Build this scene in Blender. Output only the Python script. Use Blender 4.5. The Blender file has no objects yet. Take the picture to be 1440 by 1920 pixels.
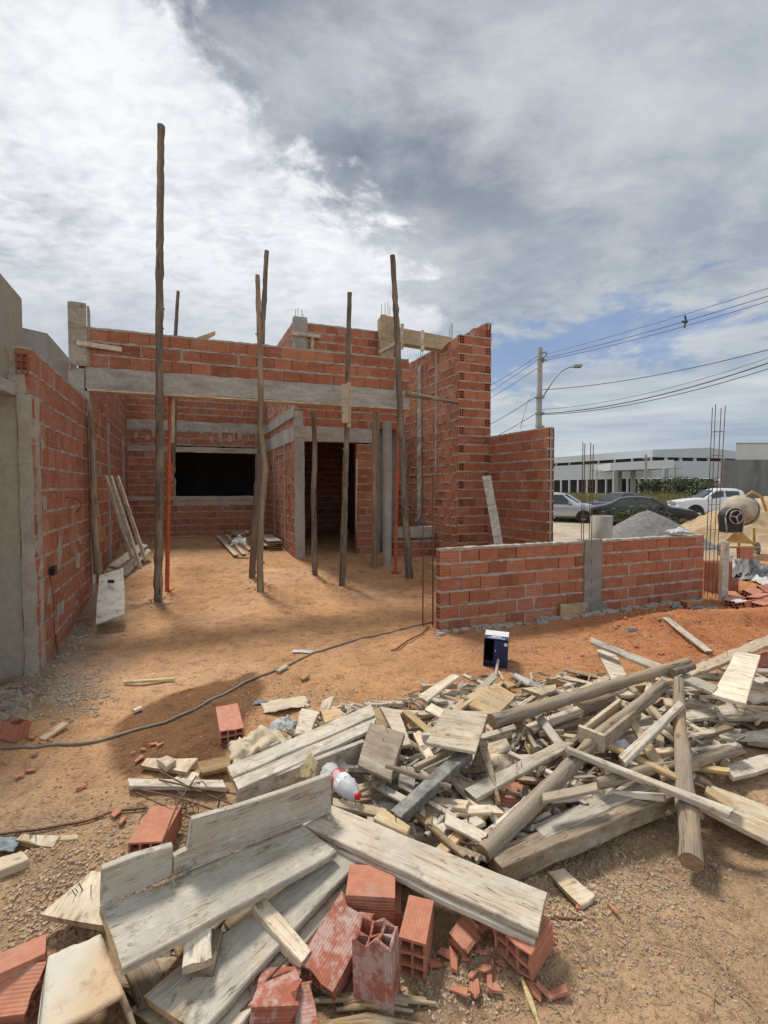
import bpy, bmesh, math, random
from mathutils import Vector, Matrix, noise as mn
S = bpy.context.scene
C = S.collection
R = math.radians
# ------------------------------------------------------------------ camera
F, CX, HOR, CH, PITCH = 880.0, 720.0, 914.0, 1.65, R(2.1)
SHY = (math.tan(PITCH) - (960-HOR)/F)*F/1920
cam = bpy.data.objects.new('camera', bpy.data.cameras.new('camera')); C.objects.link(cam)
cam.location = (0, 0, CH); cam.rotation_euler = (R(90)-PITCH, 0, 0)
cam.data.sensor_fit = 'VERTICAL'; cam.data.sensor_height = 36; cam.data.sensor_width = 27
cam.data.lens = 36*F/1920; cam.data.shift_y = SHY
cam.data.clip_start = 0.05; cam.data.clip_end = 3000
S.camera = cam
S.render.resolution_x = 768; S.render.resolution_y = 1024
S.view_settings.view_transform = 'Standard'; S.view_settings.look = 'None'
S.view_settings.gamma = 1; S.view_settings.exposure = 0.36
# ------------------------------------------------------------------ node helper
def nd(nt, kind, ins=None, **props):
    n = nt.nodes.new(kind)
    for k, v in props.items(): setattr(n, k, v)
    for k, v in (ins or {}).items():
        s = n.inputs[k]
        if isinstance(v, bpy.types.NodeSocket): nt.links.new(v, s)
        else:
            if isinstance(v, tuple) and len(v) == 3 and s.type == 'RGBA': v = v+(1,)
            s.default_value = v
    return n
def mth(nt, op, a, b=None, c=None, clamp=False):
    ins = {0: a}
    if b is not None: ins[1] = b
    if c is not None: ins[2] = c
    return nd(nt, 'ShaderNodeMath', ins, operation=op, use_clamp=clamp).outputs[0]
def ramp(nt, fac, stops, interp='LINEAR'):
    n = nt.nodes.new('ShaderNodeValToRGB'); nt.links.new(fac, n.inputs[0])
    cr = n.color_ramp; cr.interpolation = interp
    while len(cr.elements) < len(stops): cr.elements.new(0.5)
    for e, (p, c) in zip(cr.elements, stops):
        e.position = p; e.color = (c, c, c, 1) if isinstance(c, (int, float)) else tuple(c)+(1,)
    return n.outputs[0]
def mix(nt, f, a, b, bt='MIX'):
    n = nt.nodes.new('ShaderNodeMix'); n.data_type = 'RGBA'; n.blend_type = bt
    for i, v in ((0, f), (6, a), (7, b)):
        if isinstance(v, bpy.types.NodeSocket): nt.links.new(v, n.inputs[i])
        else: n.inputs[i].default_value = v if i == 0 else tuple(v)+(1,)
    return n.outputs[2]
def noi(nt, vec, scale, detail=4, rough=.55, out=0, dist=0):
    return nd(nt, 'ShaderNodeTexNoise', {'Vector': vec, 'Scale': scale, 'Detail': detail, 'Roughness': rough, 'Distortion': dist}).outputs[out]
def mapv(nt, vec, sc=(1, 1, 1), loc=(0, 0, 0)):
    return nd(nt, 'ShaderNodeMapping', {'Vector': vec, 'Scale': sc, 'Location': loc}).outputs[0]
# ------------------------------------------------------------------ sky and sun
SUN_AZ, SUN_EL = R(-35), R(58)      # azimuth from +Y towards +X
w = bpy.data.worlds.new('World'); S.world = w; w.use_nodes = True
nt = w.node_tree; nt.nodes.clear()
def build_sky():
    sky = nd(nt, 'ShaderNodeTexSky', sky_type='NISHITA', sun_disc=False)
    sky.sun_elevation = SUN_EL; sky.sun_rotation = SUN_AZ; sky.air_density = 1.0; sky.dust_density = .6; sky.ozone_density = 2
    d = nd(nt, 'ShaderNodeTexCoord').outputs['Generated']
    sp = nd(nt, 'ShaderNodeSeparateXYZ', {0: d})
    x, y, z = sp.outputs
    zz = mth(nt, 'ADD', mth(nt, 'MAXIMUM', z, 0.0), 0.16)
    u = mth(nt, 'DIVIDE', x, zz); v = mth(nt, 'DIVIDE', y, zz)
    cuv = nd(nt, 'ShaderNodeCombineXYZ', {0: u, 1: v, 2: 0.0}).outputs[0]
    n1 = noi(nt, cuv, 1.1, 9, .60, dist=.25)
    n2 = noi(nt, mapv(nt, cuv, (1, 1, 1), (7, 3, 0)), 3.2, 11, .64, dist=.25)
    n3 = noi(nt, mapv(nt, cuv, (1, 1.6, 1), (2, 9, 0)), 15.0, 3, .5, dist=.5)
    nb = noi(nt, mapv(nt, cuv, (1, 1, 1), (3.3, 5.1, 0)), 1.6, 3, .5)
    def dot3(c): return nd(nt, 'ShaderNodeVectorMath', {0: d, 1: c}, operation='DOT_PRODUCT').outputs['Value']
    nv = Vector((-.54, .247, -.445)).normalized()
    m = dot3(tuple(nv))
    m = mth(nt, 'ADD', m, mth(nt, 'MULTIPLY', mth(nt, 'SUBTRACT', n2, .5), .44))
    m = mth(nt, 'ADD', m, mth(nt, 'MULTIPLY', mth(nt, 'SUBTRACT', n1, .5), .22))
    bright = ramp(nt, m, [(-.01, 0), (.07, 1)], 'EASE')
    n5 = noi(nt, mapv(nt, cuv, (1, 1.4, 1), (1, 4, 0)), 2.3, 11, .64, dist=.25)
    # bright sheet: rippled, thinner low down
    rip = mth(nt, 'ADD', mth(nt, 'MULTIPLY', n3, .42), mth(nt, 'MULTIPLY', n2, .58))
    low = ramp(nt, z, [(.18, 0), (.47, 1)], 'EASE')
    cb = mix(nt, ramp(nt, rip, [(.36, 0), (.58, 1)]), (.40, .425, .46), (.71, .725, .745))
    cb = mix(nt, ramp(nt, n1, [(.36, .0), (.60, .7)]), cb, (.83, .84, .855))
    cl = mix(nt, ramp(nt, n2, [(.35, 0), (.68, 1)]), (.34, .38, .43), (.50, .52, .54))
    cb = mix(nt, low, cl, cb)
    # grey sheet on the right, darkest along the edge of the bright one
    cg = mix(nt, ramp(nt, mth(nt, 'ADD', mth(nt, 'MULTIPLY', n1, .55), mth(nt, 'MULTIPLY', n5, .45)), [(.40, 0), (.58, 1)]), (.28, .32, .37), (.49, .515, .535))
    cg = mix(nt, ramp(nt, n2, [(.50, 0), (.78, .5)]), cg, (.58, .60, .62))
    hi = ramp(nt, z, [(.35, 0), (.6, 1)], 'EASE')
    edge = mth(nt, 'MULTIPLY', ramp(nt, m, [(.0, 1), (.001, 1)]), 1.0)
    md = mth(nt, 'ADD', dot3(tuple(nv)), .5)
    edge = ramp(nt, md, [(.10, 0), (.33, 1), (.55, 1), (.6, 0)], 'EASE')
    dk = mth(nt, 'MULTIPLY', mth(nt, 'MULTIPLY', edge, hi), ramp(nt, mth(nt, 'ADD', mth(nt, 'MULTIPLY', nb, .6), mth(nt, 'MULTIPLY', n5, .4)), [(.43, 1.0), (.58, .1)]))
    cg = mix(nt, dk, cg, (.165, .19, .24))
    # low bands towards the horizon
    bands = noi(nt, mapv(nt, d, (1.2, 1.2, 13), (0, 0, .3)), 1.8, 6, .55, dist=.3)
    cbn = mix(nt, ramp(nt, bands, [(.38, 0), (.66, 1)]), (.29, .35, .42), (.54, .57, .595))
    cg = mix(nt, ramp(nt, z, [(.10, 1), (.34, 0)], 'EASE'), cg, cbn)
    cloud = mix(nt, bright, cg, cb)
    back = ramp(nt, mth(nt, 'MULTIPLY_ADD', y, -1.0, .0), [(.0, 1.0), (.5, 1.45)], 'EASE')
    cloud = mix(nt, 1.0, cloud, back, 'MULTIPLY')   # unseen cloud behind the viewer, brightened as added fill for surfaces facing the camera
    # opening of blue sky
    def hole(c, sx, sz, r):
        cv = Vector(c).normalized()
        df = nd(nt, 'ShaderNodeVectorMath', {0: d, 1: tuple(cv)}, operation='SUBTRACT').outputs[0]
        df = nd(nt, 'ShaderNodeVectorMath', {0: df, 1: (sx, sx*.6, sz)}, operation='MULTIPLY').outputs[0]
        return nd(nt, 'ShaderNodeVectorMath', {0: df}, operation='LENGTH').outputs['Value']
    h1 = hole((.44, 1, .315), 3.6, 11, 1)
    h2 = hole((.22, 1, .26), 6, 9, 1)
    h = mth(nt, 'MINIMUM', h1, h2)
    bl2 = noi(nt, mapv(nt, d, (5, 5, 14)), 1.4, 7, .6, dist=.4)
    h = mth(nt, 'ADD', h, mth(nt, 'MULTIPLY', mth(nt, 'SUBTRACT', bl2, .5), 3.6))
    hf = ramp(nt, h, [(.15, 1), (.85, 0)], 'EASE')
    blue = mix(nt, .35, (.085, .16, .36), nd(nt, 'ShaderNodeVectorMath', {0: sky.outputs[0], 1: (.11, .11, .11)}, operation='MULTIPLY').outputs[0])
    cloud = mix(nt, mth(nt, 'MULTIPLY', hf, .72), cloud, blue)
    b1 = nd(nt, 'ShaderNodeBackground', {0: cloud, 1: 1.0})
    b2 = nd(nt, 'ShaderNodeBackground', {0: sky.outputs[0], 1: .08})
    # clouds cover nearly the whole of the clear sky
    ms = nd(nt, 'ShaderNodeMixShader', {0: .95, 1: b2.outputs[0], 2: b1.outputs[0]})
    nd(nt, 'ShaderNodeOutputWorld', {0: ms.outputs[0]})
build_sky()
sun = bpy.data.objects.new('sun', bpy.data.lights.new('sun', 'SUN')); C.objects.link(sun)
sun.data.energy = 2.9; sun.data.angle = R(12); sun.data.color = (1, .94, .84)
sd = Vector((math.sin(SUN_AZ)*math.cos(SUN_EL), math.cos(SUN_AZ)*math.cos(SUN_EL), math.sin(SUN_EL)))
sun.rotation_euler = sd.to_track_quat('Z', 'Y').to_euler(); sun.location = sd*50
# ------------------------------------------------------------------ pixel -> world helpers
def ray(px, py):
    xc = (px-CX)/F; yc = (960-py)/F + SHY*1920/F
    c, s = math.cos(PITCH), math.sin(PITCH)
    return Vector((xc, c+yc*s, -s+yc*c))
def G(px, py, z=0.0):
    d = ray(px, py); t = (z-CH)/d.z
    return Vector((d.x*t, d.y*t, z))
def P(px, py, Y):
    d = ray(px, py); t = Y/d.y
    return Vector((d.x*t, Y, CH+d.z*t))
def Z(py, Y): return P(720, py, Y).z
def ss(a, b, x):
    t = max(0.0, min(1.0, (x-a)/(b-a))); return t*t*(3-2*t)
V20 = Vector((math.cos(R(20)), math.sin(R(20)), 0)); N20 = Vector((-V20.y, V20.x, 0))
U = Vector((-math.sin(R(23.3)), math.cos(R(23.3)), 0))
FC = Vector((-4.01, 6.4, 0))
DENT = {}
_r = random.Random(44)
for _i in range(420):
    _x, _y, _a, _d, _w = _r.uniform(-3.6, 5.5), _r.uniform(1.2, 8.0), _r.gauss(.5, .9), _r.uniform(.006, .018), _r.uniform(.8, 1.3)
    for _cx in range(int(_x*2)-1, int(_x*2)+3):
        for _cy in range(int(_y*2)-1, int(_y*2)+3): DENT.setdefault((_cx, _cy), []).append((_x, _y, math.cos(_a), math.sin(_a), _d, _w))
def dents(x, y):
    z = 0
    for (dx, dy, c, s_, d, w_) in DENT.get((int(x*2)+(0 if x >= 0 else 0), int(y*2)), ()):
        u = ((x-dx)*c+(y-dy)*s_)/(.15*w_); v = (-(x-dx)*s_+(y-dy)*c)/(.075*w_); q = u*u+v*v
        if q < 9: z += -d*math.exp(-q)+d*.45*math.exp(-(math.sqrt(q)-1.6)**2*3)
    return z
def gz(x, y):
    r = Vector((x, y, 0))-FC
    s = r.dot(N20); t = r.dot(V20)
    inside = 1-ss(6.0, 7.2, t)
    z = (.10*ss(-1.3, 0, s)+.19*ss(0, 1.8, s)+.16*ss(1.8, 4.5, s))*inside
    lw = Vector((-2.99, 4.02, 0)); q = Vector((x, y, 0))-lw
    dl = abs(q.x*U.y-q.y*U.x); al = q.dot(U)
    if al > -1: z += .07*(1-ss(.0, .55, dl))*ss(-.8, 1.2, al)
    b = y-(5.42+.16*(x-3.2))
    z += .17*math.exp(-(b/.33)**2)*ss(2.3, 3.6, x)*(1-ss(9, 12, x))
    z += .05*math.exp(-((x-4.2)**2+(y-3.9)**2)/1.4)
    if y < 14 and abs(x) < 14:
        z += .030*(mn.noise(Vector((x*.9, y*.9, 3)))) + .012*mn.noise(Vector((x*3, y*3, 1)))
        k = .35+.65*ss(2.2, 3.4, x)
        z += .016*k*mn.noise(Vector((x*9, y*9, 5)))+.014*(1-abs(mn.noise(Vector((x*2.2, y*3.1, 9))))*2.2)
    if .8 < y < 8.5: z += dents(x, y)
    z -= .15*ss(13, 19, y)
    if y > 30: z += .9*ss(36, 80, y)*ss(0, 25, x)*.55
    return z
# ------------------------------------------------------------------ materials
M = {}
def pm(name, rough=.9, metal=0, spec=.3):
    m = bpy.data.materials.new(name); m.use_nodes = True
    t = m.node_tree; b = t.nodes['Principled BSDF']
    b.inputs['Roughness'].default_value = rough; b.inputs['Metallic'].default_value = metal
    b.inputs['Specular IOR Level'].default_value = spec
    M[name] = m
    return t, b, nd(t, 'ShaderNodeTexCoord').outputs['Object']
def bump(t, b, h, strength=.4, dist=.01):
    n = nd(t, 'ShaderNodeBump', {'Height': h, 'Strength': strength, 'Distance': dist}); t.links.new(n.outputs[0], b.inputs['Normal'])
def col(t, b, c): t.links.new(c, b.inputs['Base Color'])
def attr(t, name, out='Fac'): return nd(t, 'ShaderNodeAttribute', attribute_name=name).outputs[out]
def rnd(t): return nd(t, 'ShaderNodeObjectInfo').outputs['Random']

def brick_mat(name, a, bb, c, smear=.5, groove=1.0, white=0.0):
    t, b, o = pm(name, .88, spec=.25)
    o2 = nd(t, 'ShaderNodeVectorMath', {0: o, 1: nd(t, 'ShaderNodeCombineXYZ', {0: mth(t, 'MULTIPLY', rnd(t), 37.0)}).outputs[0]}, operation='ADD').outputs[0]
    ti = attr(t, 'tint')
    n1 = noi(t, o2, 6, 5); n2 = noi(t, o2, 28, 4, .6)
    f = mth(t, 'ADD', mth(t, 'MULTIPLY', ti, .62), mth(t, 'MULTIPLY', n1, .38))
    cc = ramp(t, f, [(.08, a), (.48, bb), (.85, c)])
    cc = mix(t, ramp(t, n2, [(.3, .35), (.7, 0)]), cc, (.16, .05, .035))
    sm = noi(t, mapv(t, o2, (1, 1, 1.6)), 5.5, 7, .68)
    fs = ramp(t, sm, [(.62-.13*smear, 0), (.74-.08*smear, .55)])
    cc = mix(t, fs, cc, (.36, .32, .28))
    if white:
        wv = mth(t, 'ADD', mth(t, 'MULTIPLY', noi(t, mapv(t, o2, (1, 1, 1), (5, 5, 5)), 9, 5, .6), .6), mth(t, 'MULTIPLY', noi(t, o2, 48, 5, .7), .4))
        cc = mix(t, ramp(t, wv, [(.50, 0), (.585, white*.85)]), cc, (.62, .60, .57))
    sx = nd(t, 'ShaderNodeSeparateXYZ', {0: o})
    wz = mth(t, 'SINE', mth(t, 'MULTIPLY', sx.outputs[2], 2*math.pi/.0105))
    wy = mth(t, 'SINE', mth(t, 'MULTIPLY', sx.outputs[1], 2*math.pi/.0105))
    g = mth(t, 'ADD', wz, wy)
    g2 = mth(t, 'ADD', mth(t, 'MULTIPLY', g, .30*groove), mth(t, 'ADD', mth(t, 'MULTIPLY', n2, .8), mth(t, 'MULTIPLY', noi(t, o2, 120, 3), .4)))
    cc = mix(t, ramp(t, mth(t, 'MULTIPLY_ADD', g, .25, .5), [(.1, .22*groove), (.45, 0)]), cc, (.17, .05, .03))
    lz = mth(t, 'ABSOLUTE', mth(t, 'SUBTRACT', mth(t, 'FRACT', mth(t, 'ADD', mth(t, 'MULTIPLY', sx.outputs[2], 1/.034), mth(t, 'MULTIPLY', ti, .9))), .5))
    nz_ = nd(t, 'ShaderNodeSeparateXYZ', {0: nd(t, 'ShaderNodeTexCoord').outputs['Normal']}).outputs[2]
    side = ramp(t, mth(t, 'ABSOLUTE', nz_), [(.2, 1), (.5, 0)])
    cc = mix(t, mth(t, 'MULTIPLY', mth(t, 'MULTIPLY', ramp(t, lz, [(.03, .75), (.10, 0)]), side), ramp(t, noi(t, mapv(t, o2, (2, 2, 9)), 4, 3), [(.35, .15), (.6, 1)])), cc, (.19, .06, .035))
    col(t, b, cc); bump(t, b, g2, .55, .004)
brick_mat('brick', (.225, .078, .044), (.42, .155, .080), (.54, .235, .130), .8, .8)
brick_mat('brick_dusty', (.26, .092, .054), (.43, .165, .090), (.54, .255, .150), 1.05, .8)
brick_mat('brick_fresh', (.36, .135, .085), (.50, .21, .13), (.60, .30, .20), .45, .65)
brick_mat('brick_salmon', (.52, .21, .15), (.58, .25, .18), (.63, .31, .23), .0, .6)
brick_mat('brick_spattered', (.25, .07, .05), (.36, .12, .075), (.44, .19, .13), .4, .8, .42)
def cement_mat(name, c1, c2, c3=None, sc=3.0, bs=.5, grime=.5, vert=1.0):
    t, b, o = pm(name, .93, spec=.2)
    n1 = noi(t, mapv(t, o, (1, 1, vert)), sc, 7, .62); n2 = noi(t, o, sc*9, 5, .6)
    cc = mix(t, ramp(t, n1, [(.32, 0), (.68, 1)]), c1, c2)
    cc = mix(t, ramp(t, n2, [(.35, .35), (.6, 0)]), cc, tuple(v*.62 for v in c1))
    if c3:
        n3 = noi(t, mapv(t, o, (1, 1, vert*.5), (4, 1, 2)), sc*.8, 6, .65)
        cc = mix(t, ramp(t, n3, [(.50, 0), (.68, grime)]), cc, c3)
    col(t, b, cc)
    bump(t, b, mth(t, 'ADD', n2, mth(t, 'MULTIPLY', noi(t, o, sc*35, 3), .6)), bs, .006)
cement_mat('mortar', (.34, .30, .25), (.47, .43, .37), None, 5, .9)
cement_mat('concrete', (.33, .315, .28), (.48, .46, .415), (.24, .225, .20), 3.2, .7, .6)
cement_mat('board_concrete', (.34, .32, .28), (.52, .495, .44), (.23, .21, .185), 2.4, .9, .75, 6.0)
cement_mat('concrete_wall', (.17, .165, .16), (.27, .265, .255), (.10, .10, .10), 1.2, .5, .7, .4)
cement_mat('plaster', (.36, .325, .26), (.42, .385, .315), (.27, .245, .205), 1.5, .35, .5, .35)
cement_mat('plaster_grey', (.27, .262, .24), (.36, .35, .32), (.19, .185, .175), 1.1, .3, .6, .3)
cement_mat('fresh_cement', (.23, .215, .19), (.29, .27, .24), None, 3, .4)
cement_mat('gravel_grey', (.17, .165, .16), (.27, .265, .26), (.11, .11, .11), 9, 1, .5)
cement_mat('sand', (.40, .285, .17), (.50, .37, .235), (.31, .21, .125), 1.8, 1.0, .7)
cement_mat('stone', (.29, .23, .165), (.50, .42, .32), None, 14, .6)
def wood_mat(name, c1, c2, stain, sf, knots=.5, bs=1.0):
    t, b, o = pm(name, .82, spec=.25)
    off = nd(t, 'ShaderNodeCombineXYZ', {0: mth(t, 'MULTIPLY', rnd(t), 61.0), 1: mth(t, 'MULTIPLY', rnd(t), 23.0)}).outputs[0]
    o2 = nd(t, 'ShaderNodeVectorMath', {0: o, 1: off}, operation='ADD').outputs[0]
    g = noi(t, mapv(t, o2, (1.2, 24, 30)), 2.2, 7, .68, dist=1.1)
    gf = noi(t, mapv(t, o2, (6, 130, 150)), 1.6, 4, .6)
    blot = noi(t, mapv(t, o2, (1, 2.2, 2)), 5, 8, .66)
    blot2 = noi(t, mapv(t, o2, (1, 1.4, 1), (9, 4, 1)), 14, 8, .72)
    cc = mix(t, ramp(t, g, [(.33, 0), (.67, 1)]), c1, c2)
    cc = mix(t, ramp(t, g, [(.34, .55), (.42, 0)]), cc, tuple(v*.42 for v in c1))
    cc = mix(t, ramp(t, gf, [(.36, .25), (.56, 0)]), cc, tuple(v*.35 for v in c1))
    cc = mix(t, ramp(t, blot, [(.60-.30*sf, 0), (.72-.24*sf, .85)]), cc, stain)
    cc = mix(t, ramp(t, blot2, [(.55, 0), (.66, .5)]), cc, tuple(min(.74, v*1.35) for v in stain))
    cc = mix(t, ramp(t, noi(t, mapv(t, o2, (1, 1.2, 1), (3, 1, 7)), 3.2, 6, .7), [(.48, 0), (.62, .5)]), cc, tuple(v*.60 for v in stain))
    cc = mix(t, ramp(t, noi(t, mapv(t, o2, (1, 1.3, 1), (2, 8, 4)), 9, 6, .7), [(.56, 0), (.68, .8)]), cc, (.15, .11, .075))
    ck = noi(t, mapv(t, o2, (1.5, 30, 34)), 1.3, 3, .5, dist=.6)
    cc = mix(t, mth(t, 'MULTIPLY', ramp(t, ck, [(.487, 0), (.497, 1), (.503, 1), (.513, 0)]), ramp(t, blot, [(.45, .8), (.6, 0)])), cc, tuple(v*.22 for v in c1))
    vo = nd(t, 'ShaderNodeTexVoronoi', {'Vector': mapv(t, o2, (4, 9, 3)), 'Scale': 1.0}).outputs['Distance']
    cc = mix(t, ramp(t, vo, [(.07, knots), (.11, 0)]), cc, (.10, .06, .035))
    hs = nd(t, 'ShaderNodeHueSaturation', {'Hue': .5, 'Saturation': mth(t, 'MULTIPLY_ADD', mth(t, 'FRACT', mth(t, 'MULTIPLY', rnd(t), 7.3)), .50, .74), 'Value': mth(t, 'MULTIPLY_ADD', rnd(t), .42, .80), 'Color': cc}).outputs[0]
    col(t, b, hs)
    bump(t, b, mth(t, 'ADD', mth(t, 'MULTIPLY', g, .7), mth(t, 'ADD', mth(t, 'MULTIPLY', gf, .35), mth(t, 'MULTIPLY', blot2, .9*bs))), .8, .004*bs)
wood_mat('wood_pale', (.50, .375, .245), (.73, .59, .425), (.65, .57, .455), .5)
wood_mat('wood_grey', (.38, .295, .205), (.60, .50, .375), (.57, .515, .425), .55)
wood_mat('wood_cement', (.38, .315, .235), (.56, .49, .385), (.50, .465, .40), .75, .25, 1.6)
wood_mat('wood_brown', (.20, .13, .075), (.37, .265, .16), (.36, .31, .24), .35)
wood_mat('wood_tan', (.46, .325, .19), (.58, .44, .275), (.50, .43, .32), .25)
wood_mat('wood_yellow', (.60, .45, .20), (.68, .56, .30), (.60, .55, .42), .1, .1)
def bark_mat(name, c1, c2, c3):
    t, b, o = pm(name, .9, spec=.2)
    off = nd(t, 'ShaderNodeCombineXYZ', {2: mth(t, 'MULTIPLY', rnd(t), 61.0)}).outputs[0]
    o2 = nd(t, 'ShaderNodeVectorMath', {0: o, 1: off}, operation='ADD').outputs[0]
    g = noi(t, mapv(t, o2, (22, 22, 1.5)), 1.5, 7, .68, dist=.8)
    b1 = noi(t, mapv(t, o2, (3, 3, .8)), 3, 5, .6)
    cc = mix(t, ramp(t, g, [(.3, 0), (.65, 1)]), c1, c2)
    cc = mix(t, ramp(t, b1, [(.50, 0), (.66, .8)]), cc, c3)
    cc = mix(t, ramp(t, g, [(.36, .8), (.44, 0)]), cc, tuple(v*.3 for v in c1))
    col(t, b, cc); bump(t, b, mth(t, 'ADD', g, mth(t, 'MULTIPLY', noi(t, o2, 40, 4), .5)), .9, .008)
bark_mat('pole_bark', (.105, .078, .058), (.20, .16, .125), (.29, .235, .175))
bark_mat('pole_bark_light', (.17, .125, .085), (.30, .235, .165), (.40, .31, .205))
bark_mat('log_bark', (.165, .125, .09), (.36, .30, .235), (.38, .27, .165))
def plain(name, c, rough=.6, metal=0, spec=.4, var=.25, sc=12, bs=.0):
    t, b, o = pm(name, rough, metal, spec)
    n = noi(t, o, sc, 5, .6)
    col(t, b, mix(t, ramp(t, n, [(.3, 0), (.7, 1)]), tuple(v*(1-var) for v in c), tuple(min(1, v*(1+var*.4)) for v in c)))
    if bs: bump(t, b, n, bs, .01)
plain('clod', (.38, .255, .165), .95, var=.3, sc=60)
plain('clod2', (.48, .35, .235), .95, var=.3, sc=60)
plain('rebar', (.17, .095, .06), .75, .3, var=.5, sc=60)
plain('steel_dark', (.20, .19, .175), .45, .15, var=.75, sc=16, bs=.3)
plain('orange_paint', (.50, .12, .05), .6, var=.4, sc=18)
plain('hose_rubber', (.25, .21, .165), .7, var=.3)
plain('pvc_white', (.55, .56, .56), .5)
plain('galv', (.30, .31, .32), .5, .5)
plain('pole_concrete', (.36, .35, .33), .9, var=.2, sc=3)
plain('cable', (.07, .07, .075), .6)
plain('cable_light', (.16, .165, .175), .6)
plain('car_silver', (.50, .51, .53), .28, .55, .5, var=.05)
plain('car_black', (.016, .017, .019), .18, .1, .6, var=.1)
plain('car_white', (.66, .67, .68), .25, .15, .5, var=.04)
plain('glass_dark', (.03, .035, .04), .08, 0, .8, var=.1)
plain('rubber', (.025, .025, .025), .8, var=.3)
plain('rim', (.42, .43, .44), .35, .6)
plain('lamp_glass', (.75, .76, .76), .15, 0, .6)
plain('lamp_red', (.35, .03, .02), .3)
plain('plate', (.55, .55, .54), .5)
plain('metal_sheet', (.50, .52, .55), .45, .1, var=.06, sc=.6)
plain('metal_sheet_pale', (.58, .60, .62), .45, .1, var=.05, sc=.6)
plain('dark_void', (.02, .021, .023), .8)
plain('white_wall', (.62, .62, .60), .9, var=.1, sc=1)
plain('mixer_yellow', (.52, .33, .10), .6, var=.35, sc=9, bs=.2)
plain('mixer_drum', (.44, .39, .30), .75, var=.35, sc=6, bs=.4)
plain('black_plastic', (.018, .018, .019), .45)
plain('box_blue', (.022, .028, .10), .6, var=.15)
plain('box_white', (.60, .60, .64), .7, var=.08)
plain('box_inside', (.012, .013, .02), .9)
plain('ink_white', (.72, .73, .78), .7, var=.03)
plain('ink_blue', (.03, .05, .20), .7, var=.03)
plain('cap_red', (.62, .02, .03), .35)
plain('label_red', (.50, .06, .07), .55, var=.3, sc=30)
plain('paper_white', (.66, .67, .69), .85, var=.15, sc=30, bs=.5)
plain('tarp', (.23, .235, .23), .7, var=.6, sc=9, bs=.5)
plain('tarp_light', (.50, .51, .50), .6, var=.35, sc=9, bs=.5)
plain('sack_cream', (.60, .50, .36), .85, var=.2, sc=7, bs=.6)
plain('cloth_blue', (.23, .26, .28), .9, var=.5, sc=20, bs=.6)
plain('leaf', (.10, .135, .05), .6, var=.5, sc=2)
plain('leaf_dark', (.085, .10, .045), .7, var=.5, sc=2)
plain('grass_green', (.20, .215, .085), .8, var=.4, sc=.3)
plain('grass_dry', (.42, .35, .18), .8, var=.4, sc=.3)
plain('grass_red', (.34, .23, .14), .8, var=.4, sc=.3)
plain('stem', (.16, .14, .07), .8)
plain('end_grain', (.34, .24, .14), .9, var=.45, sc=50, bs=.5)
plain('green_paint', (.10, .28, .22), .6)
plain('blue_plastic', (.03, .12, .40), .4)
def bottle_mat():
    t, b, o = pm('bottle_clear', .12, spec=.5)
    b.inputs['Base Color'].default_value = (.82, .84, .86, 1); b.inputs['Transmission Weight'].default_value = .55
    b.inputs['IOR'].default_value = 1.15; b.inputs['Roughness'].default_value = .25
bottle_mat()
def soil_mat():
    t, b, o = pm('soil', .97, spec=.12)
    c = attr(t, 'Col', 'Color')
    n1 = noi(t, o, 1.6, 8, .62); n2 = noi(t, o, 9, 8, .68); n3 = noi(t, o, 55, 6, .7); n4 = noi(t, o, 210, 3, .6)
    c = mix(t, 1.0, c, ramp(t, n1, [(.30, (.80, .78, .76)), (.70, (1.16, 1.15, 1.13))]), 'MULTIPLY')
    c = mix(t, 1.0, c, ramp(t, n2, [(.34, (.66, .62, .58)), (.47, (1, 1, 1)), (.72, (1.14, 1.13, 1.10))]), 'MULTIPLY')
    c = mix(t, 1.0, c, ramp(t, n3, [(.34, (.62, .58, .55)), (.50, (1, 1, 1)), (.70, (1.14, 1.13, 1.1))]), 'MULTIPLY')
    vo = nd(t, 'ShaderNodeTexVoronoi', {'Vector': o, 'Scale': 34.0, 'Randomness': 1.0})
    mk = mth(t, 'MULTIPLY', ramp(t, vo.outputs['Distance'], [(.16, 1), (.24, 0)]), ramp(t, noi(t, o, 3, 4), [(.50, 0), (.60, 1)]))
    mk = mth(t, 'MULTIPLY', mk, attr(t, 'peb'))
    vc = nd(t, 'ShaderNodeSeparateXYZ', {0: vo.outputs['Color']}).outputs[0]
    c = mix(t, mk, c, ramp(t, vc, [(.0, (.20, .14, .10)), (.5, (.42, .35, .27)), (1, (.52, .46, .38))]))
    col(t, b, c)
    h = mth(t, 'ADD', mth(t, 'MULTIPLY', n2, 2.8), mth(t, 'ADD', mth(t, 'MULTIPLY', n3, .75), mth(t, 'MULTIPLY', n4, .3)))
    h = mth(t, 'ADD', h, mth(t, 'MULTIPLY', mk, .5))
    bump(t, b, h, .9, .024)
soil_mat()
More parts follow.
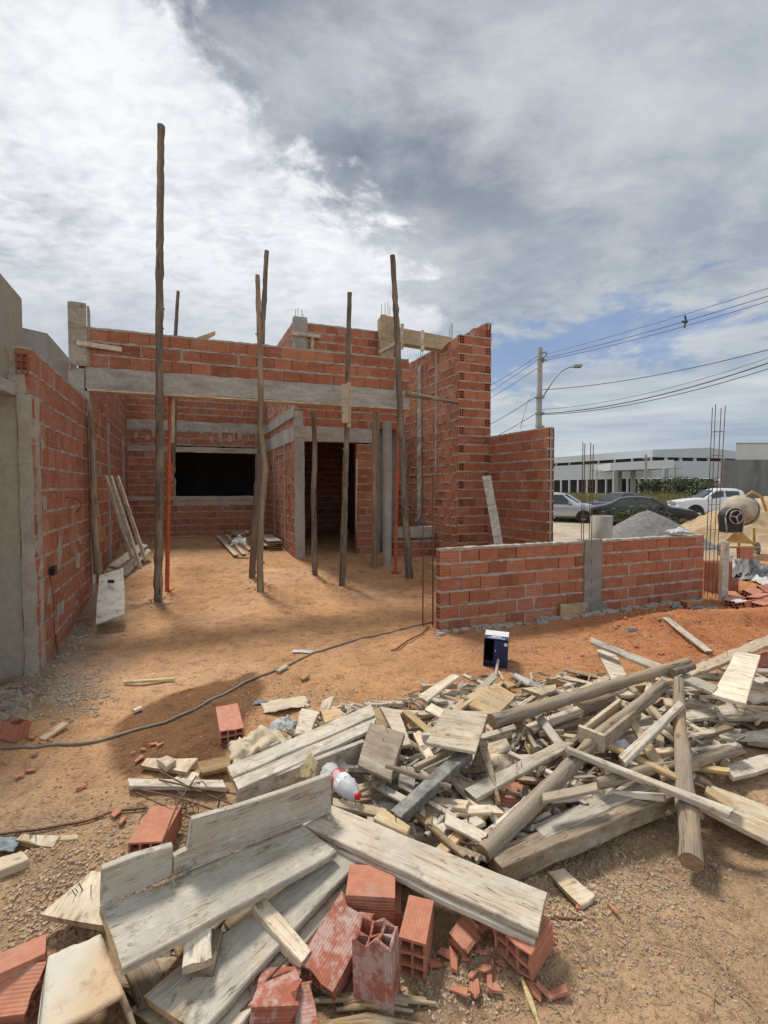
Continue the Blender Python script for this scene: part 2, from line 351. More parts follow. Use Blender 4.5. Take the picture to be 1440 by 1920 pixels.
# ------------------------------------------------------------------ mesh builder
WM = {}
class MB:
    def __init__(s): s.v = []; s.f = []; s.m = []; s.t = []; s.sm = []
    def add(s, vs, fs, m=0, t=.5, smooth=False):
        o = len(s.v); s.v += [tuple(p) for p in vs]
        for f in fs: s.f.append([o+i for i in f]); s.m.append(m); s.t.append(t); s.sm.append(smooth)
    def box(s, a, b, m=0, t=.5, j=0.0, rot=None, rng=random):
        vs = []
        for x in (a[0], b[0]):
            for y in (a[1], b[1]):
                for z in (a[2], b[2]):
                    vs.append(Vector((x+rng.uniform(-j, j), y+rng.uniform(-j, j), z+rng.uniform(-j, j))))
        if rot: vs = [rot @ p for p in vs]
        s.add(vs, [(0, 1, 3, 2), (4, 6, 7, 5), (0, 4, 5, 1), (2, 3, 7, 6), (0, 2, 6, 4), (1, 5, 7, 3)], m, t)
    def hexa(s, p, m=0, t=.5):  # 4 lower + 4 upper, same order
        s.add(p, [(3, 2, 1, 0), (4, 5, 6, 7), (0, 1, 5, 4), (1, 2, 6, 5), (2, 3, 7, 6), (3, 0, 4, 7)], m, t)
    def tube(s, pts, rad, n=8, m=0, t=.5, cap=True, smooth=True, jit=0, capm=None):
        pts = [Vector(p) for p in pts]
        if not isinstance(rad, (list, tuple)): rad = [rad]*len(pts)
        ref = Vector((0, 0, 1)) if abs((pts[-1]-pts[0]).normalized().z) < .9 else Vector((1, 0, 0))
        rings = []
        for i, p in enumerate(pts):
            d = (pts[min(i+1, len(pts)-1)]-pts[max(i-1, 0)]).normalized()
            a = d.cross(ref).normalized(); b = d.cross(a)
            rings.append([p+(a*math.cos(2*math.pi*k/n)+b*math.sin(2*math.pi*k/n))*rad[i]*(1+random.uniform(-jit, jit)) for k in range(n)])
        vs = [q for r in rings for q in r]; fs = []
        for i in range(len(pts)-1):
            for k in range(n): fs.append((i*n+k, i*n+(k+1) % n, (i+1)*n+(k+1) % n, (i+1)*n+k))
        s.add(vs, fs, m, t, smooth)
        if cap:
            s.add(rings[0], [tuple(range(n))[::-1]], m if capm is None else capm, t)
            s.add(rings[-1], [tuple(range(n))], m if capm is None else capm, t)
    def build(s, name, mats, parent=None, mat=None, fix=True):
        me = bpy.data.meshes.new(name); me.from_pydata(s.v, [], s.f); me.update()
        if not isinstance(mats, (list, tuple)): mats = [mats]
        for k in mats: me.materials.append(M[k])
        me.polygons.foreach_set('material_index', s.m)
        me.polygons.foreach_set('use_smooth', s.sm)
        at = me.attributes.new('tint', 'FLOAT', 'FACE'); at.data.foreach_set('value', s.t)
        if fix:
            bm = bmesh.new(); bm.from_mesh(me); bmesh.ops.recalc_face_normals(bm, faces=bm.faces); bm.to_mesh(me); bm.free()
        o = bpy.data.objects.new(name, me); C.objects.link(o)
        mw = mat.copy() if mat else Matrix()
        o.matrix_basis = mw
        if parent:
            o.parent = parent; o.matrix_parent_inverse = WM[parent.name].inverted()
        WM[o.name] = mw
        return o
def thing(name, label, cat, loc=(0, 0, 0), group=None):
    o = bpy.data.objects.new(name, None); C.objects.link(o); o.location = loc; o.empty_display_size = .2
    WM[o.name] = Matrix.Translation(Vector(loc)); return tag(o, label, cat, group)
def tag(o, label, cat, group=None):
    o['label'] = label; o['category'] = cat
    if group: o['group'] = group
    return o
def lab(o, label): o['label'] = label; return o
def struct(o, kind='structure', label=None):
    o['kind'] = kind
    if label: o['label'] = label
    return o
def frame(p, d, up=Vector((0, 0, 1))):
    x = Vector(d).normalized(); y = up.cross(x).normalized(); z = x.cross(y)
    m = Matrix((x, y, z)).transposed().to_4x4(); m.translation = Vector(p); return m
# ------------------------------------------------------------------ ground
def in_poly(x, y, poly):
    c = False; n = len(poly)
    for i in range(n):
        x1, y1 = poly[i]; x2, y2 = poly[(i+1) % n]
        if (y1 > y) != (y2 > y) and x < (x2-x1)*(y-y1)/(y2-y1)+x1: c = not c
    return c
DAMP = [tuple(G(px, py)[:2]) for px, py in ((205, 1385), (235, 1345), (300, 1310), (400, 1280), (480, 1262), (500, 1285), (480, 1330), (440, 1400), (400, 1440), (330, 1450), (240, 1465), (205, 1440))]
def edge_d(x, y, poly):
    best = 9
    for i in range(len(poly)):
        a = Vector(poly[i]); b = Vector(poly[(i+1) % len(poly)]); p = Vector((x, y)); ab = b-a
        t = max(0, min(1, (p-a).dot(ab)/ab.dot(ab))); best = min(best, (p-a-ab*t).length)
    return best
def lerp(a, b, t): return [a[i]+(b[i]-a[i])*t for i in range(3)]
def soil_col(x, y):
    n = mn.noise(Vector((x*.8, y*.8, 0))); n2 = mn.noise(Vector((x*2.7, y*2.7, 4)))
    c = [.60, .345, .185]
    # yard, paler streaks
    c = lerp(c, [.68, .43, .26], ss(0, .6, n))
    c = lerp(c, [.47, .27, .15], ss(0.05, .6, -n2)*.6)
    # redder in front of the low wall and to the right
    red = ss(-.6, 1.4, x+.3*n)*ss(3.0, 4.2, y-.1*x)*(1-ss(7.5, 9, y-.3*x))
    c = lerp(c, [.52, .255, .125], red*.85)
    red2 = ss(1.6, 3.0, x)*ss(3.9, 4.7, y)*(1-ss(6.4, 7.2, y-.2*x))
    c = lerp(c, [.47, .185, .082], red2*(.55+.45*ss(-.2, .3, n2)))
    # foreground, greyer and browner
    fg = 1-ss(2.3, 3.3, y-.15*x)
    c = lerp(c, [.50, .345, .215], fg*.9)
    c = lerp(c, [.38, .265, .175], fg*ss(0, .4, n2)*.7)
    # grey grit at the foot of the left wall and the plastered pier
    q = Vector((x+2.99, y-4.02, 0)); al = q.dot(U); dl = abs(q.x*U.y-q.y*U.x)
    gr = (1-ss(.05, .9, dl+.3*n2))*ss(-1.2, -.3, al)*(1-ss(1.5, 3.5, al))
    c = lerp(c, [.33, .275, .225], gr*.85)
    # house floor, fill toned darker towards the back
    r = Vector((x, y, 0))-FC; s = r.dot(N20)
    c = lerp(c, [.46, .30, .18], ss(1.0, 2.5, s)*(1-ss(5.5, 7, r.dot(V20)))*.6)
    if -3 < x < 0 and 1.5 < y < 6:
        e = edge_d(x, y, DAMP); ins = in_poly(x, y, DAMP)
        f = ss(-.015, .03, (e if ins else -e)+.03*n2)
        c = lerp(c, [.185, .095, .048], f*.85)
    if y > 7.4+.4*x and x > 2.2 or y > 14:
        f = ss(0, 1.2, y-7.4-.4*x) if y < 14 else 1
        c = lerp(c, lerp([.50, .44, .36], [.42, .36, .28], ss(-.3, .3, n)), f)
        f2 = ss(30, 34, y+2*n)
        c = lerp(c, [.17, .16, .075], f2)
    return c
def axis(a, b, step, far0, far1):
    r = []; x = a
    while x < b: r.append(x); x += step
    st = step; x = a; lo = []
    while x > far0: st *= 1.35; x -= st; lo.append(x)
    st = step; x = r[-1]; hi = []
    while x < far1: st *= 1.25; x += st; hi.append(x)
    return lo[::-1]+r+hi
def build_ground():
    xs = axis(-4.2, 6.2, .045, -700, 900); ys = axis(.9, 8.2, .045, -300, 1500)
    me = bpy.data.meshes.new('ground'); nx = len(xs)
    v = [(x, y, gz(x, y)) for y in ys for x in xs]
    f = [(j*nx+i, j*nx+i+1, (j+1)*nx+i+1, (j+1)*nx+i) for j in range(len(ys)-1) for i in range(nx-1)]
    me.from_pydata(v, [], f); me.materials.append(M['soil'])
    ca = me.color_attributes.new('Col', 'FLOAT_COLOR', 'POINT'); buf = []; pb = []
    for (x, y, z) in v:
        buf += soil_col(x, y)+[1]
        a = .25+.75*(1-ss(2.2, 3.6, y-.2*x)); q = Vector((x+2.99, y-4.02, 0)); dl = abs(q.x*U.y-q.y*U.x)
        a = max(a, 1-ss(.1, 1.0, dl)); pb.append(a)
    ca.data.foreach_set('color', buf)
    pa = me.attributes.new('peb', 'FLOAT', 'POINT'); pa.data.foreach_set('value', pb)
    me.polygons.foreach_set('use_smooth', [True]*len(f))
    o = bpy.data.objects.new('ground', me); C.objects.link(o); struct(o, 'structure', 'orange brown bare earth of the building plot')
build_ground()
# ------------------------------------------------------------------ hollow blocks and block walls
def hollow(mb, L, W, H, ny=2, nz=3, t=.009, m=0, ti=.5, T=None, broken=(0, 0), nx=1, rng=random, drop=None):
    """tube of fired clay, open at both ends: x along L, cells across W (y) and H (z). T maps local points."""
    def lines(a, n):
        c = (a-(n+1)*t)/n; r = [0]
        for i in range(n): r += [r[-1]+t, r[-1]+t+c]
        return r+[a]
    ys = lines(W, ny); zs = lines(H, nz); ny2, nz2 = len(ys)-1, len(zs)-1
    ids = {}; vs = []; fs = []
    ends = {}
    def vid(i, j, k):
        key = (i, j, k)
        if key not in ids:
            x = L*i/nx
            e = 0 if i == 0 else (1 if i == nx else None)
            if e is not None and broken[e]:
                q = (j, k, e)
                if q not in ends: ends[q] = broken[e]*(.55+1.1*mn.noise(Vector((ys[j]*17, zs[k]*17, L*50+e*9)))+.25*mn.noise(Vector((ys[j]*60, zs[k]*60, L*50))))
                x += ends[q]*(1 if e == 0 else -1)
            p = Vector((x, ys[j]-W/2, zs[k]-H/2)); vs.append(T @ p if T else p); ids[key] = len(vs)-1
        return ids[key]
    hole = lambda j, k: 0 <= j < ny2 and 0 <= k < nz2 and j % 2 == 1 and k % 2 == 1
    solid = lambda j, k: 0 <= j < ny2 and 0 <= k < nz2 and not (j % 2 == 1 and k % 2 == 1) and not (drop and drop(j, k, ny2, nz2))
    for j in range(ny2):
        for k in range(nz2):
            if not solid(j, k): continue
            fs.append((vid(0, j, k), vid(0, j, k+1), vid(0, j+1, k+1), vid(0, j+1, k)))
            fs.append((vid(nx, j, k), vid(nx, j+1, k), vid(nx, j+1, k+1), vid(nx, j, k+1)))
            for (dj, dk, a, b) in ((-1, 0, (j, k+1), (j, k)), (1, 0, (j+1, k), (j+1, k+1)), (0, -1, (j, k), (j+1, k)), (0, 1, (j+1, k+1), (j, k+1))):
                if not solid(j+dj, k+dk):
                    for i in range(nx): fs.append((vid(i, *a), vid(i, *b), vid(i+1, *b), vid(i+1, *a)))
    mb.add(vs, fs, m, ti)
def block_wall(mb, length, z0, top, pitch=.165, bl=.245, th=.09, openings=(), ends=(False, False), tooth=(0, 0), seed=1, mess=1.0, fill=.45, base_off=0):
    """blocks = material 0, mortar = material 1; local x along, y depth (front at 0), z up"""
    rng = random.Random(seed); topf = top if callable(top) else (lambda x: top)
    H = pitch-.021; r = 0; z = z0
    mx = max(topf(length*k/20) for k in range(21))
    while z+H*.5 < mx:
        off = ((r+base_off) % 2)*bl*.5+rng.uniform(-.012, .012)
        x = -off
        lo = tooth[0]*(r % 2); hi = length-tooth[1]*((r+1) % 2)
        while x < hi:
            gap = rng.choice((.004, .006, .012)); a = max(x, lo); b = min(x+bl-gap, hi); b = hi if hi-b < .05 else b; x += bl+rng.uniform(-.003, .004)
            if b-a < .035: continue
            if z+H*.6 > topf((a+b)/2): continue
            segs = [(a, b)]
            for (ox0, ox1, oz0, oz1) in openings:
                if z+H > oz0+.02 and z < oz1-.02:
                    ns = []
                    for (p, q) in segs:
                        if q <= ox0 or p >= ox1: ns.append((p, q)); continue
                        if p < ox0-.03: ns.append((p, ox0))
                        if q > ox1+.03: ns.append((ox1, q))
                    segs = ns
            for (p, q) in segs:
                if q-p < .03: continue
                ti = min(1, max(0, rng.gauss(.5, .22))); y0 = rng.uniform(-.004, .004)
                zz = z+rng.uniform(-.003, .003); hh = H+rng.uniform(-.002, .002)
                e0 = ends[0] and p <= lo+.001; e1 = ends[1] and q >= hi-.001
                p2, q2 = p, q
                if e0 and q-p > .08:
                    hollow(mb, .05, th, hh, T=Matrix.Translation((p, y0+th/2, zz+hh/2)), ti=ti, rng=rng); p2 = p+.05
                if e1 and q-p > .08:
                    hollow(mb, .05, th, hh, T=Matrix.Translation((q-.05, y0+th/2, zz+hh/2)), ti=ti, rng=rng); q2 = q-.05
                mb.box((p2, y0, zz), (q2, y0+th, zz+hh), 0, ti, .0015, rng=rng)
                if rng.random() < fill and q < hi-.02:  # filled perpend
                    mb.box((q-.002, y0+.003+rng.uniform(-.006, .004), zz-.002), (q+gap+.003+rng.uniform(0, .012), y0+th-.004, zz+hh+.002), 1, .5, .002*mess, rng=rng)
                mb.box((q-.004, th*.3, zz), (min(q+gap+.004, hi), th*.7, zz+hh), 1, .5, rng=rng)
        # bed joint
        z += H; xb = lo; zb = z-.003; zt = z+pitch-H+.003
        st = .055
        n = max(1, int((hi-lo)/st))
        for side in (0, 1):
            vs = []; okc = []
            for i in range(n+1):
                xx = lo+(hi-lo)*i/n; jy = rng.uniform(-.007, .006)*mess; jt = rng.uniform(-.005, .005)*mess; jb = rng.uniform(-.007, .004)*mess
                yf = (.001+jy) if side == 0 else (th-.001-jy); ym = th*.5
                vs += [(xx, ym, zb), (xx, yf, zb+jb), (xx, yf, zt+jt), (xx, ym, zt)]
            fs = []
            for i in range(n):
                xm = lo+(hi-lo)*(i+.5)/n
                if z+.004 > topf(xm): continue
                if any(ox0 < xm < ox1 and oz0-.01 < z < oz1+.0 for (ox0, ox1, oz0, oz1) in openings): continue
                o = 4*i
                fs += [(o, o+1, o+5, o+4), (o+1, o+2, o+6, o+5), (o+2, o+3, o+7, o+6)]
                for e in (0, 1):
                    fs.append((o+4*e, o+1+4*e, o+2+4*e, o+3+4*e))
            mb.add(vs, fs, 1)
        z += pitch-H; r += 1
def wframe(a, b):
    d = Vector((b[0]-a[0], b[1]-a[1], 0)); return frame((a[0], a[1], 0), d), d.length
def rough_box(mb, a, b, m=0, step=.12, j=.006, rng=random):
    """box with slightly uneven cast faces"""
    n = max(1, int(max(b[i]-a[i] for i in range(3))/step)); ax = max(range(3), key=lambda i: b[i]-a[i])
    o = [i for i in range(3) if i != ax]
    vs = []
    for k in range(n+1):
        t = a[ax]+(b[ax]-a[ax])*k/n
        for (u, v) in ((0, 0), (1, 0), (1, 1), (0, 1)):
            p = [0, 0, 0]; p[ax] = t; p[o[0]] = (a, b)[u][o[0]]+rng.uniform(-j, j); p[o[1]] = (a, b)[v][o[1]]+rng.uniform(-j, j)
            vs.append(p)
    fs = [(0, 1, 2, 3), tuple(4*n+i for i in (3, 2, 1, 0))]
    for k in range(n):
        for i in range(4): fs.append((4*k+i, 4*k+4+i, 4*k+4+(i+1) % 4, 4*k+(i+1) % 4))
    mb.add(vs, fs, m)
def rod(mb, p, q, r, m=0, n=6): mb.tube([p, q], r, n, m)
def XY(px, Y): v = P(px, 914, Y); return (v.x, v.y)

# ================= the left boundary wall and the neighbour's plastered house
A = Vector((-2.99, 4.02, 0)); cornL = A+U*7.7
def left_wall():
    a = A; b = cornL
    mt, L = wframe(a, b)
    th = thing('boundary_wall', 'long wall of worn red hollow blocks running back along the left of the yard', 'wall', (a.x, a.y, 0))
    mb = MB(); block_wall(mb, L, -.16, lambda x: 2.83 if x < 2.75 else 3.84, pitch=.200, bl=.255, th=.11, ends=(False, False), seed=3, mess=1.5, fill=.6)
    # mended patches of pale mortar
    rng = random.Random(5)
    for _ in range(26):
        x = rng.uniform(.1, L-.5); z = rng.uniform(.2, 2.5); mb.box((x, -.010, z), (x+rng.uniform(.04, .13), .01, z+rng.uniform(.06, .19)), 1, .5, .012, rng=rng)
    mb.build('blockwork', ['brick_dusty', 'mortar'], th, mt)
    mb = MB()
    for xx, w_ in ((2.56, .16), (4.35, .10), (6.6, .10)):
        rough_box(mb, (xx, -.028, -.05), (xx+w_, .13, 2.95 if xx < 3 else 2.75), 0, .2, .007)
    mb.build('concrete_column', 'concrete', th, mt)
    mb = MB()   # pipe chased down the face
    mb.tube([(2.50, -.035, .35), (2.50, -.035, 1.2), (2.51, -.03, 2.6)], .022, 8)
    lab(mb.build('pipe', 'pvc_white', th, mt), 'grey pipe standing against the wall face')
    mb = MB(); mb.tube([(.32, -.02, .9), (.30, -.05, .6), (.34, -.04, .3), (.42, -.05, .02)], .003, 6)
    mb.box((.36, -.05, .82), (.45, -.005, .90), 0, .5, .01)
    mb.build('cable', 'black_plastic', th, mt)
    mb = MB(); mb.tube([(1.15, .01, 1.55), (1.2, -.10, 1.52), (1.35, -.12, 1.46), (1.36, -.06, 1.36)], .006, 6)
    mb.build('wire_stub', 'rebar', th, mt)
left_wall()
def neighbour():
    a = Vector((*XY(-420, 3.55), 0)); b = A+Vector((-.045, -.02, 0))
    mt, L = wframe(a, b)
    ly = lambda px, py: P(px, py, 3.95).z
    th = thing('plastered_house', 'beige plastered pier and ledge of the neighbouring house at the left edge', 'house', (b.x, b.y, 0))
    mb = MB(); rough_box(mb, (0, 0, -.15), (L-.02, .14, ly(20, 738)), 0, .15, .004)
    rough_box(mb, (0, .02, ly(20, 738)-.01), (L-.09, .16, ly(20, 645)), 0, .2, .008)
    mb.build('front_wall', 'plaster', th, mt)
    mb = MB(); rough_box(mb, (0, -.22, ly(20, 741)), (L-.06, .14, ly(20, 716)), 0, .08, .010)
    mb.build('ledge', 'concrete', th, mt)
    mb = MB(); rough_box(mb, (L-.05, -.022, -.15), (L+.044, .15, ly(20, 738)), 0, .09, .007)
    rough_box(mb, (L-.10, -.01, ly(20, 738)), (L+.0, .17, ly(20, 700)), 0, .05, .018)
    rough_box(mb, (L-.12, -.0, ly(20, 708)), (L-.055, .17, ly(20, 650)), 0, .05, .014)
    mb.build('rough_edge', 'mortar', th, mt)
    mb = MB(); hollow(mb, .16, .09, .17, 2, 3, T=mt @ Matrix.Translation((L-.012, -.02, ly(20, 680))) @ Matrix.Rotation(R(90), 4, 'Z'), ti=.2)
    mb.build('broken_block', 'brick', th)
    # upper walls behind, further left
    hs = thing('rendered_house', 'tall grey rendered house walls standing behind the left boundary wall', 'house', (-5.2, 6, 0))
    p1 = Vector((*XY(51, 5.6), 0)); q1 = p1-U*3.5
    mt, L = wframe(q1, p1); zt = P(51, 560, 5.6).z
    mb = MB(); rough_box(mb, (0, 0, 0), (L, .18, zt), 0, .3, .004); mb.build('side_wall', 'plaster', hs, mt)
    p2 = Vector((*XY(50, 8.2), 0)); q2 = Vector((*XY(96, 8.5), 0)); mt, L = wframe(p2, q2); zt = P(96, 625, 8.5).z
    r2 = q2+U*2.2
    mb = MB(); rough_box(mb, (-.6, 0, 0), (L, .15, zt), 0, .3, .004); mb.build('upper_wall', 'plaster_grey', hs, mt)
    mt, L = wframe(q2, r2); mb = MB(); rough_box(mb, (0, 0, 0), (L, .15, zt), 0, .3, .003); mb.build('upper_side_wall', 'plaster', hs, mt)
    p3 = Vector((*XY(40, 6.7), 0)); q3 = Vector((*XY(150, 7.1), 0)); mt, L = wframe(p3, q3)
    mb = MB(); rough_box(mb, (0, 0, 0), (L, .14, P(100, 674, 6.9).z), 0, .3, .003); mb.build('parapet', 'plaster_grey', hs, mt)
neighbour()

# ================= the unfinished house
FR = Vector((.42, 8.0, 0))
def nails(mb, pts, m=0):
    for p in pts: mb.tube([p, Vector(p)+Vector((random.uniform(-.01, .01), random.uniform(-.01, .01), .05))], .0022, 5, m)
def house():
    h = thing('unfinished_house', 'half built house of red hollow blocks with grey concrete beams and open rooms', 'house', (-1.7, 8.5, 0))
    mt, L = wframe(FC, FR)
    zb0, zb1 = Z(728, 6.4), Z(687, 6.4); zt = Z(615, 6.4)
    # front beam and parapet above it
    mb = MB(); rough_box(mb, (-.02, 0, zb0), (L, .14, zb1), 0, .12, .006); mb.build('front_beam', 'board_concrete', h, mt)
    mb = MB(); block_wall(mb, L, zb1+.004, zb1+.56, pitch=.1745, bl=.262, th=.09, ends=(False, True), seed=11, mess=1.3, fill=.3)
    mb.build('front_parapet', ['brick', 'mortar'], h, mt)
    mb = MB(); mb.box((0, -.015, zb0-.03), (L*.62, .16, zb0-.006), 0, .5, .003); mb.box((L*.6, -.03, zb0-.032), (L, .15, zb0-.008), 0, .5, .003)
    mb.build('beam_bottom_board', 'wood_grey', h, mt)
    # left column with its formwork at the top
    mb = MB(); rough_box(mb, (-.215, -.02, -.1), (-.03, .16, P(150, 690, 6.35).z), 0, .2, .006)
    mb.build('concrete_column', 'concrete', h, mt)
    a = Vector((*XY(139, 6.28), 0)); b = Vector((*XY(170, 6.37), 0)); m2, l2 = wframe(a, b)
    mb = MB(); z0, z1, z2 = P(150, 684, 6.3).z, P(150, 615, 6.3).z, P(150, 565, 6.3).z
    mb.box((0, 0, z0), (l2, .025, z1)); mb.box((0, 0, z1+.002), (l2-.005, .025, z2)); mb.box((-.026, 0, z0-.05), (-.002, .26, z2-.01)); mb.box((l2+.002, .03, z0), (l2+.026, .26, z2-.02))
    mb.build('column_formwork', 'wood_cement', h, m2)
    mb = MB(); mb.box((-.06, -.03, Z(647, 6.3)), (l2+.28, -.004, Z(638, 6.3)), 0, .5, .004); mb.build('clamp_batten', 'wood_pale', h, m2 @ Matrix.Rotation(R(2), 4, 'Y'))
    # the window wall at the back of the yard
    W0 = Vector((-6.03, 11.0, 0)); W1 = W0+V20*3.25; mt, L = wframe(W0, W1)
    def tl(px):  # local x on that wall at pixel column px
        k = (px-720)/880; return (k*W0.y-W0.x)/(V20.x-k*V20.y)
    x0, x1 = tl(328), tl(476)+.05; zs, zh = Z(930, 11.6), Z(848, 11.5)
    mb = MB(); block_wall(mb, L, .25, 3.25, pitch=.163, bl=.25, th=.12, openings=((x0, x1, zs-.10, zh+.12),), seed=21, mess=1.5, fill=.6)
    rng = random.Random(8)
    for _ in range(22):
        x = rng.uniform(.1, L-.3); z = rng.uniform(zh+.25, 3.1); mb.box((x, -.012, z), (x+rng.uniform(.04, .1), .01, z+rng.uniform(.08, .26)), 1, .5, .01, rng=rng)
    mb.build('window_wall', ['brick_dusty', 'mortar'], h, mt)
    mb = MB(); rough_box(mb, (0, -.012, zh+.0), (L, .135, zh+.13), 0, .15, .008); rough_box(mb, (0, -.01, 3.02), (L, .13, 3.26), 0, .15, .012)
    rough_box(mb, (0, -.012, zs-.10), (L, .135, zs-.005), 0, .15, .006); rough_box(mb, (x0-.1, .004, zs-.26), (x1+.1, .12, zs-.095), 0, .15, .004)
    mb.build('ring_beam', 'board_concrete', h, mt)
    mb = MB(); block_wall(mb, L, 3.27, 4.15, pitch=.165, bl=.25, th=.12, seed=22); mb.build('wall_top', ['brick', 'mortar'], h, mt)
    # room behind the window
    I0 = W0+N20*.16; I1 = I0+N20*3.2
    mb = MB(); mt2, _ = wframe(W0, W1)
    mb.box((-.1, .14, 3.27), (L+3.6, 8.6, 3.40)); mb.build('roof_slab', 'concrete', h, mt2)
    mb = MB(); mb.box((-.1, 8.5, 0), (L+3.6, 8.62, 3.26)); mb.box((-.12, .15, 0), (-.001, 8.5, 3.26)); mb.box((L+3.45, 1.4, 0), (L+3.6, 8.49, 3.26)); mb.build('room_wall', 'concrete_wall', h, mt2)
    # the room that comes forward: its side wall, door wall and the tall upper part
    D0 = Vector((-.19*9.0, 9.0, 0)); D1 = D0+V20*1.58
    mt, L = wframe(D0, D1)
    def td(px): k = (px-720)/880; return (k*D0.y-D0.x)/(V20.x-k*V20.y)
    xa, xb = td(571), td(669); zh = Z(825, 9.2); gd = .27
    zc0, zc1 = Z(828, 9.2), Z(800, 9.2); ztop = Z(599, 9.0)
    mb = MB(); block_wall(mb, L, .15, zc0+.01, pitch=.158, bl=.24, th=.14, openings=((-.1, xb, -1, 9),), tooth=(0, 0), seed=31, mess=1.5, fill=.6)
    block_wall(mb, L+.55, zc1+.005, ztop-.02, pitch=.163, bl=.25, th=.14, seed=33, mess=1.3, fill=.5)
    mb.build('door_wall', ['brick', 'mortar'], h, mt)
    mb = MB(); rough_box(mb, (0, -.014, .1), (xa, .16, zc0), 0, .2, .005); rough_box(mb, (0, -.012, Z(800, 9)), (xa*.9, .10, Z(770, 9)), 0, .1, .012)
    mb.build('door_pier', 'concrete', h, mt)
    mb = MB(); rough_box(mb, (-.005, -.016, zc0), (L, .155, zc1), 0, .12, .007); mb.build('door_lintel', 'board_concrete', h, mt)
    mb = MB(); rough_box(mb, (-.004, -.02, Z(680, 9)), (.26, .15, ztop+.06), 0, .15, .008); rough_box(mb, (-.02, -.045, Z(660, 9)), (.23, -.022, ztop), 0, .3, .003)
    mb.build('upper_column', 'concrete', h, mt)
    mb = MB(); mb.box((-.06, -.075, Z(631, 9)), (.50, -.048, Z(624, 9)), 0, .5, .004); mb.box((.32, -.05, Z(658, 9)), (.38, -.02, Z(626, 9)), 0, .5, .003)
    mb.build('clamp_batten', 'wood_grey', h, mt)
    mb = MB()
    for dx, dy, hh in ((.04, .02, .20), (.10, .1, .26), (.16, .03, .22), (.2, .1, .17)): rod(mb, (dx, dy, ztop), (dx, dy, ztop+hh), .005)
    mb.build('starter_bars', 'rebar', h, mt)
    E = D0+U*3.3
    mt, L = wframe(E, D0)
    # seen from the yard: its left face (mirror so the front faces the yard)
    m2, _ = wframe(D0, E); mb = MB()
    block_wall(mb, L, .1, ztop-.03, pitch=.163, bl=.25, th=.14, seed=35, mess=1.4, fill=.6)
    for v in (range(len(mb.v))): mb.v[v] = (mb.v[v][0], -mb.v[v][1], mb.v[v][2])
    mb.build('side_room_wall', ['brick_dusty', 'mortar'], h, m2)
    mb = MB(); rough_box(mb, (0, 0, zc0), (L, .012, zc1), 0, .12, .006); rough_box(mb, (0, -.0, 3.0), (L, .013, 3.2), 0, .12, .006)
    rough_box(mb, (.85, 0, .1), (.93, .016, zc0-.01), 0, .15, .005); rough_box(mb, (2.1, 0, .1), (2.18, .016, zc0-.01), 0, .15, .005)
    mb.build('side_ring_beam', 'concrete', h, m2)
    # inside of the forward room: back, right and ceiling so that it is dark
    mt, L = wframe(D0, D1)
    mb = MB(); mb.box((.02, .16, zc1+.1), (2.25, 5.4, zc1+.22)); mb.build('room_ceiling', 'concrete', h, mt)
    mb = MB(); block_wall(mb, 1.98, .1, zc1+.09, seed=37, th=.1, mess=1.2); mb.build('inner_wall', ['brick', 'mortar'], h, mt @ Matrix.Translation((.0, 3.6, 0)))
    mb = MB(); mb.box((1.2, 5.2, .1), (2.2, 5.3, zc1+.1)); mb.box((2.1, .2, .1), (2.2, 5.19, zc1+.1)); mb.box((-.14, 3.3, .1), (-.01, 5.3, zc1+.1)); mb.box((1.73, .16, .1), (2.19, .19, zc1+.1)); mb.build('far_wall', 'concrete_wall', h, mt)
    mb = MB(); mb.box((1.99, 3.7, .85), (2.09, 4.6, .92)); mb.build('counter_slab', 'white_wall', h, mt)
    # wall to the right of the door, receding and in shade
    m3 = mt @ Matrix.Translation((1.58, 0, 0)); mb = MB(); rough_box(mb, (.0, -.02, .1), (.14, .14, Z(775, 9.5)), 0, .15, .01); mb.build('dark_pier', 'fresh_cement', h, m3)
    # upper formwork column and formwork beam
    a = Vector((*XY(714, 9.35), 0)); b = Vector((*XY(738, 9.42), 0)); m2, l2 = wframe(a, b); z0, z1 = Z(684, 9.4), Z(591, 9.4)
    mb = MB(); mb.box((0, 0, z0-.1), (.13, .03, z1)); mb.box((.132, .003, z0-.1), (l2, .028, z1-.02)); mb.box((0, .035, z0-.1), (.03, .26, z1-.03)); mb.box((l2-.03, .035, z0-.1), (l2, .26, z1-.05))
    mb.build('tall_column_formwork', 'wood_tan', h, m2)
    mb = MB()
    for dx, hh in ((.05, .3), (.12, .33), (.18, .36), (.22, .28)): rod(mb, (dx, .12, z1-.1), (dx, .12, z1+hh-.05), .005)
    mb.build('starter_bars', 'rebar', h, m2)
    mb = MB(); mb.box((-.05, -.03, -.03), (.36, -.002, .03), 0, .5, .004)
    mb.build('clamp_batten', 'wood_grey', h, m2 @ Matrix.Translation((0, 0, Z(660, 9.4))) @ Matrix.Rotation(R(-32), 4, 'Y'))
    p0 = P(737, 612, 9.45); p1 = P(850, 633, 8.98); q0 = P(738, 641, 9.45); q1 = P(828, 655, 9.0); d = (N20*.03)
    mb = MB(); mb.hexa([q0, q1, q1+d, q0+d, p0, p1, p1+d, p0+d]); d2 = N20*.2; e = N20*.17
    mb.hexa([q0+e, q1+e, q1+d2, q0+d2, p0+e, p1+e, p1+d2, p0+d2]); mb.build('beam_formwork', 'wood_tan', h)
    for px, y0, y1 in ((754, 608, 656), (792, 620, 659)):
        mb = MB()
        c = P(px, (y0+y1)/2, 9.22 if px < 780 else 9.05); hz = (P(px, y0, 9.2).z-P(px, y1, 9.2).z)/2
        mb.box((c.x-.03, c.y-.03, c.z-hz), (c.x+.03, c.y-.0, c.z+hz), 0, .5, .006)
        mb.build('beam_cleat', 'wood_grey', h)
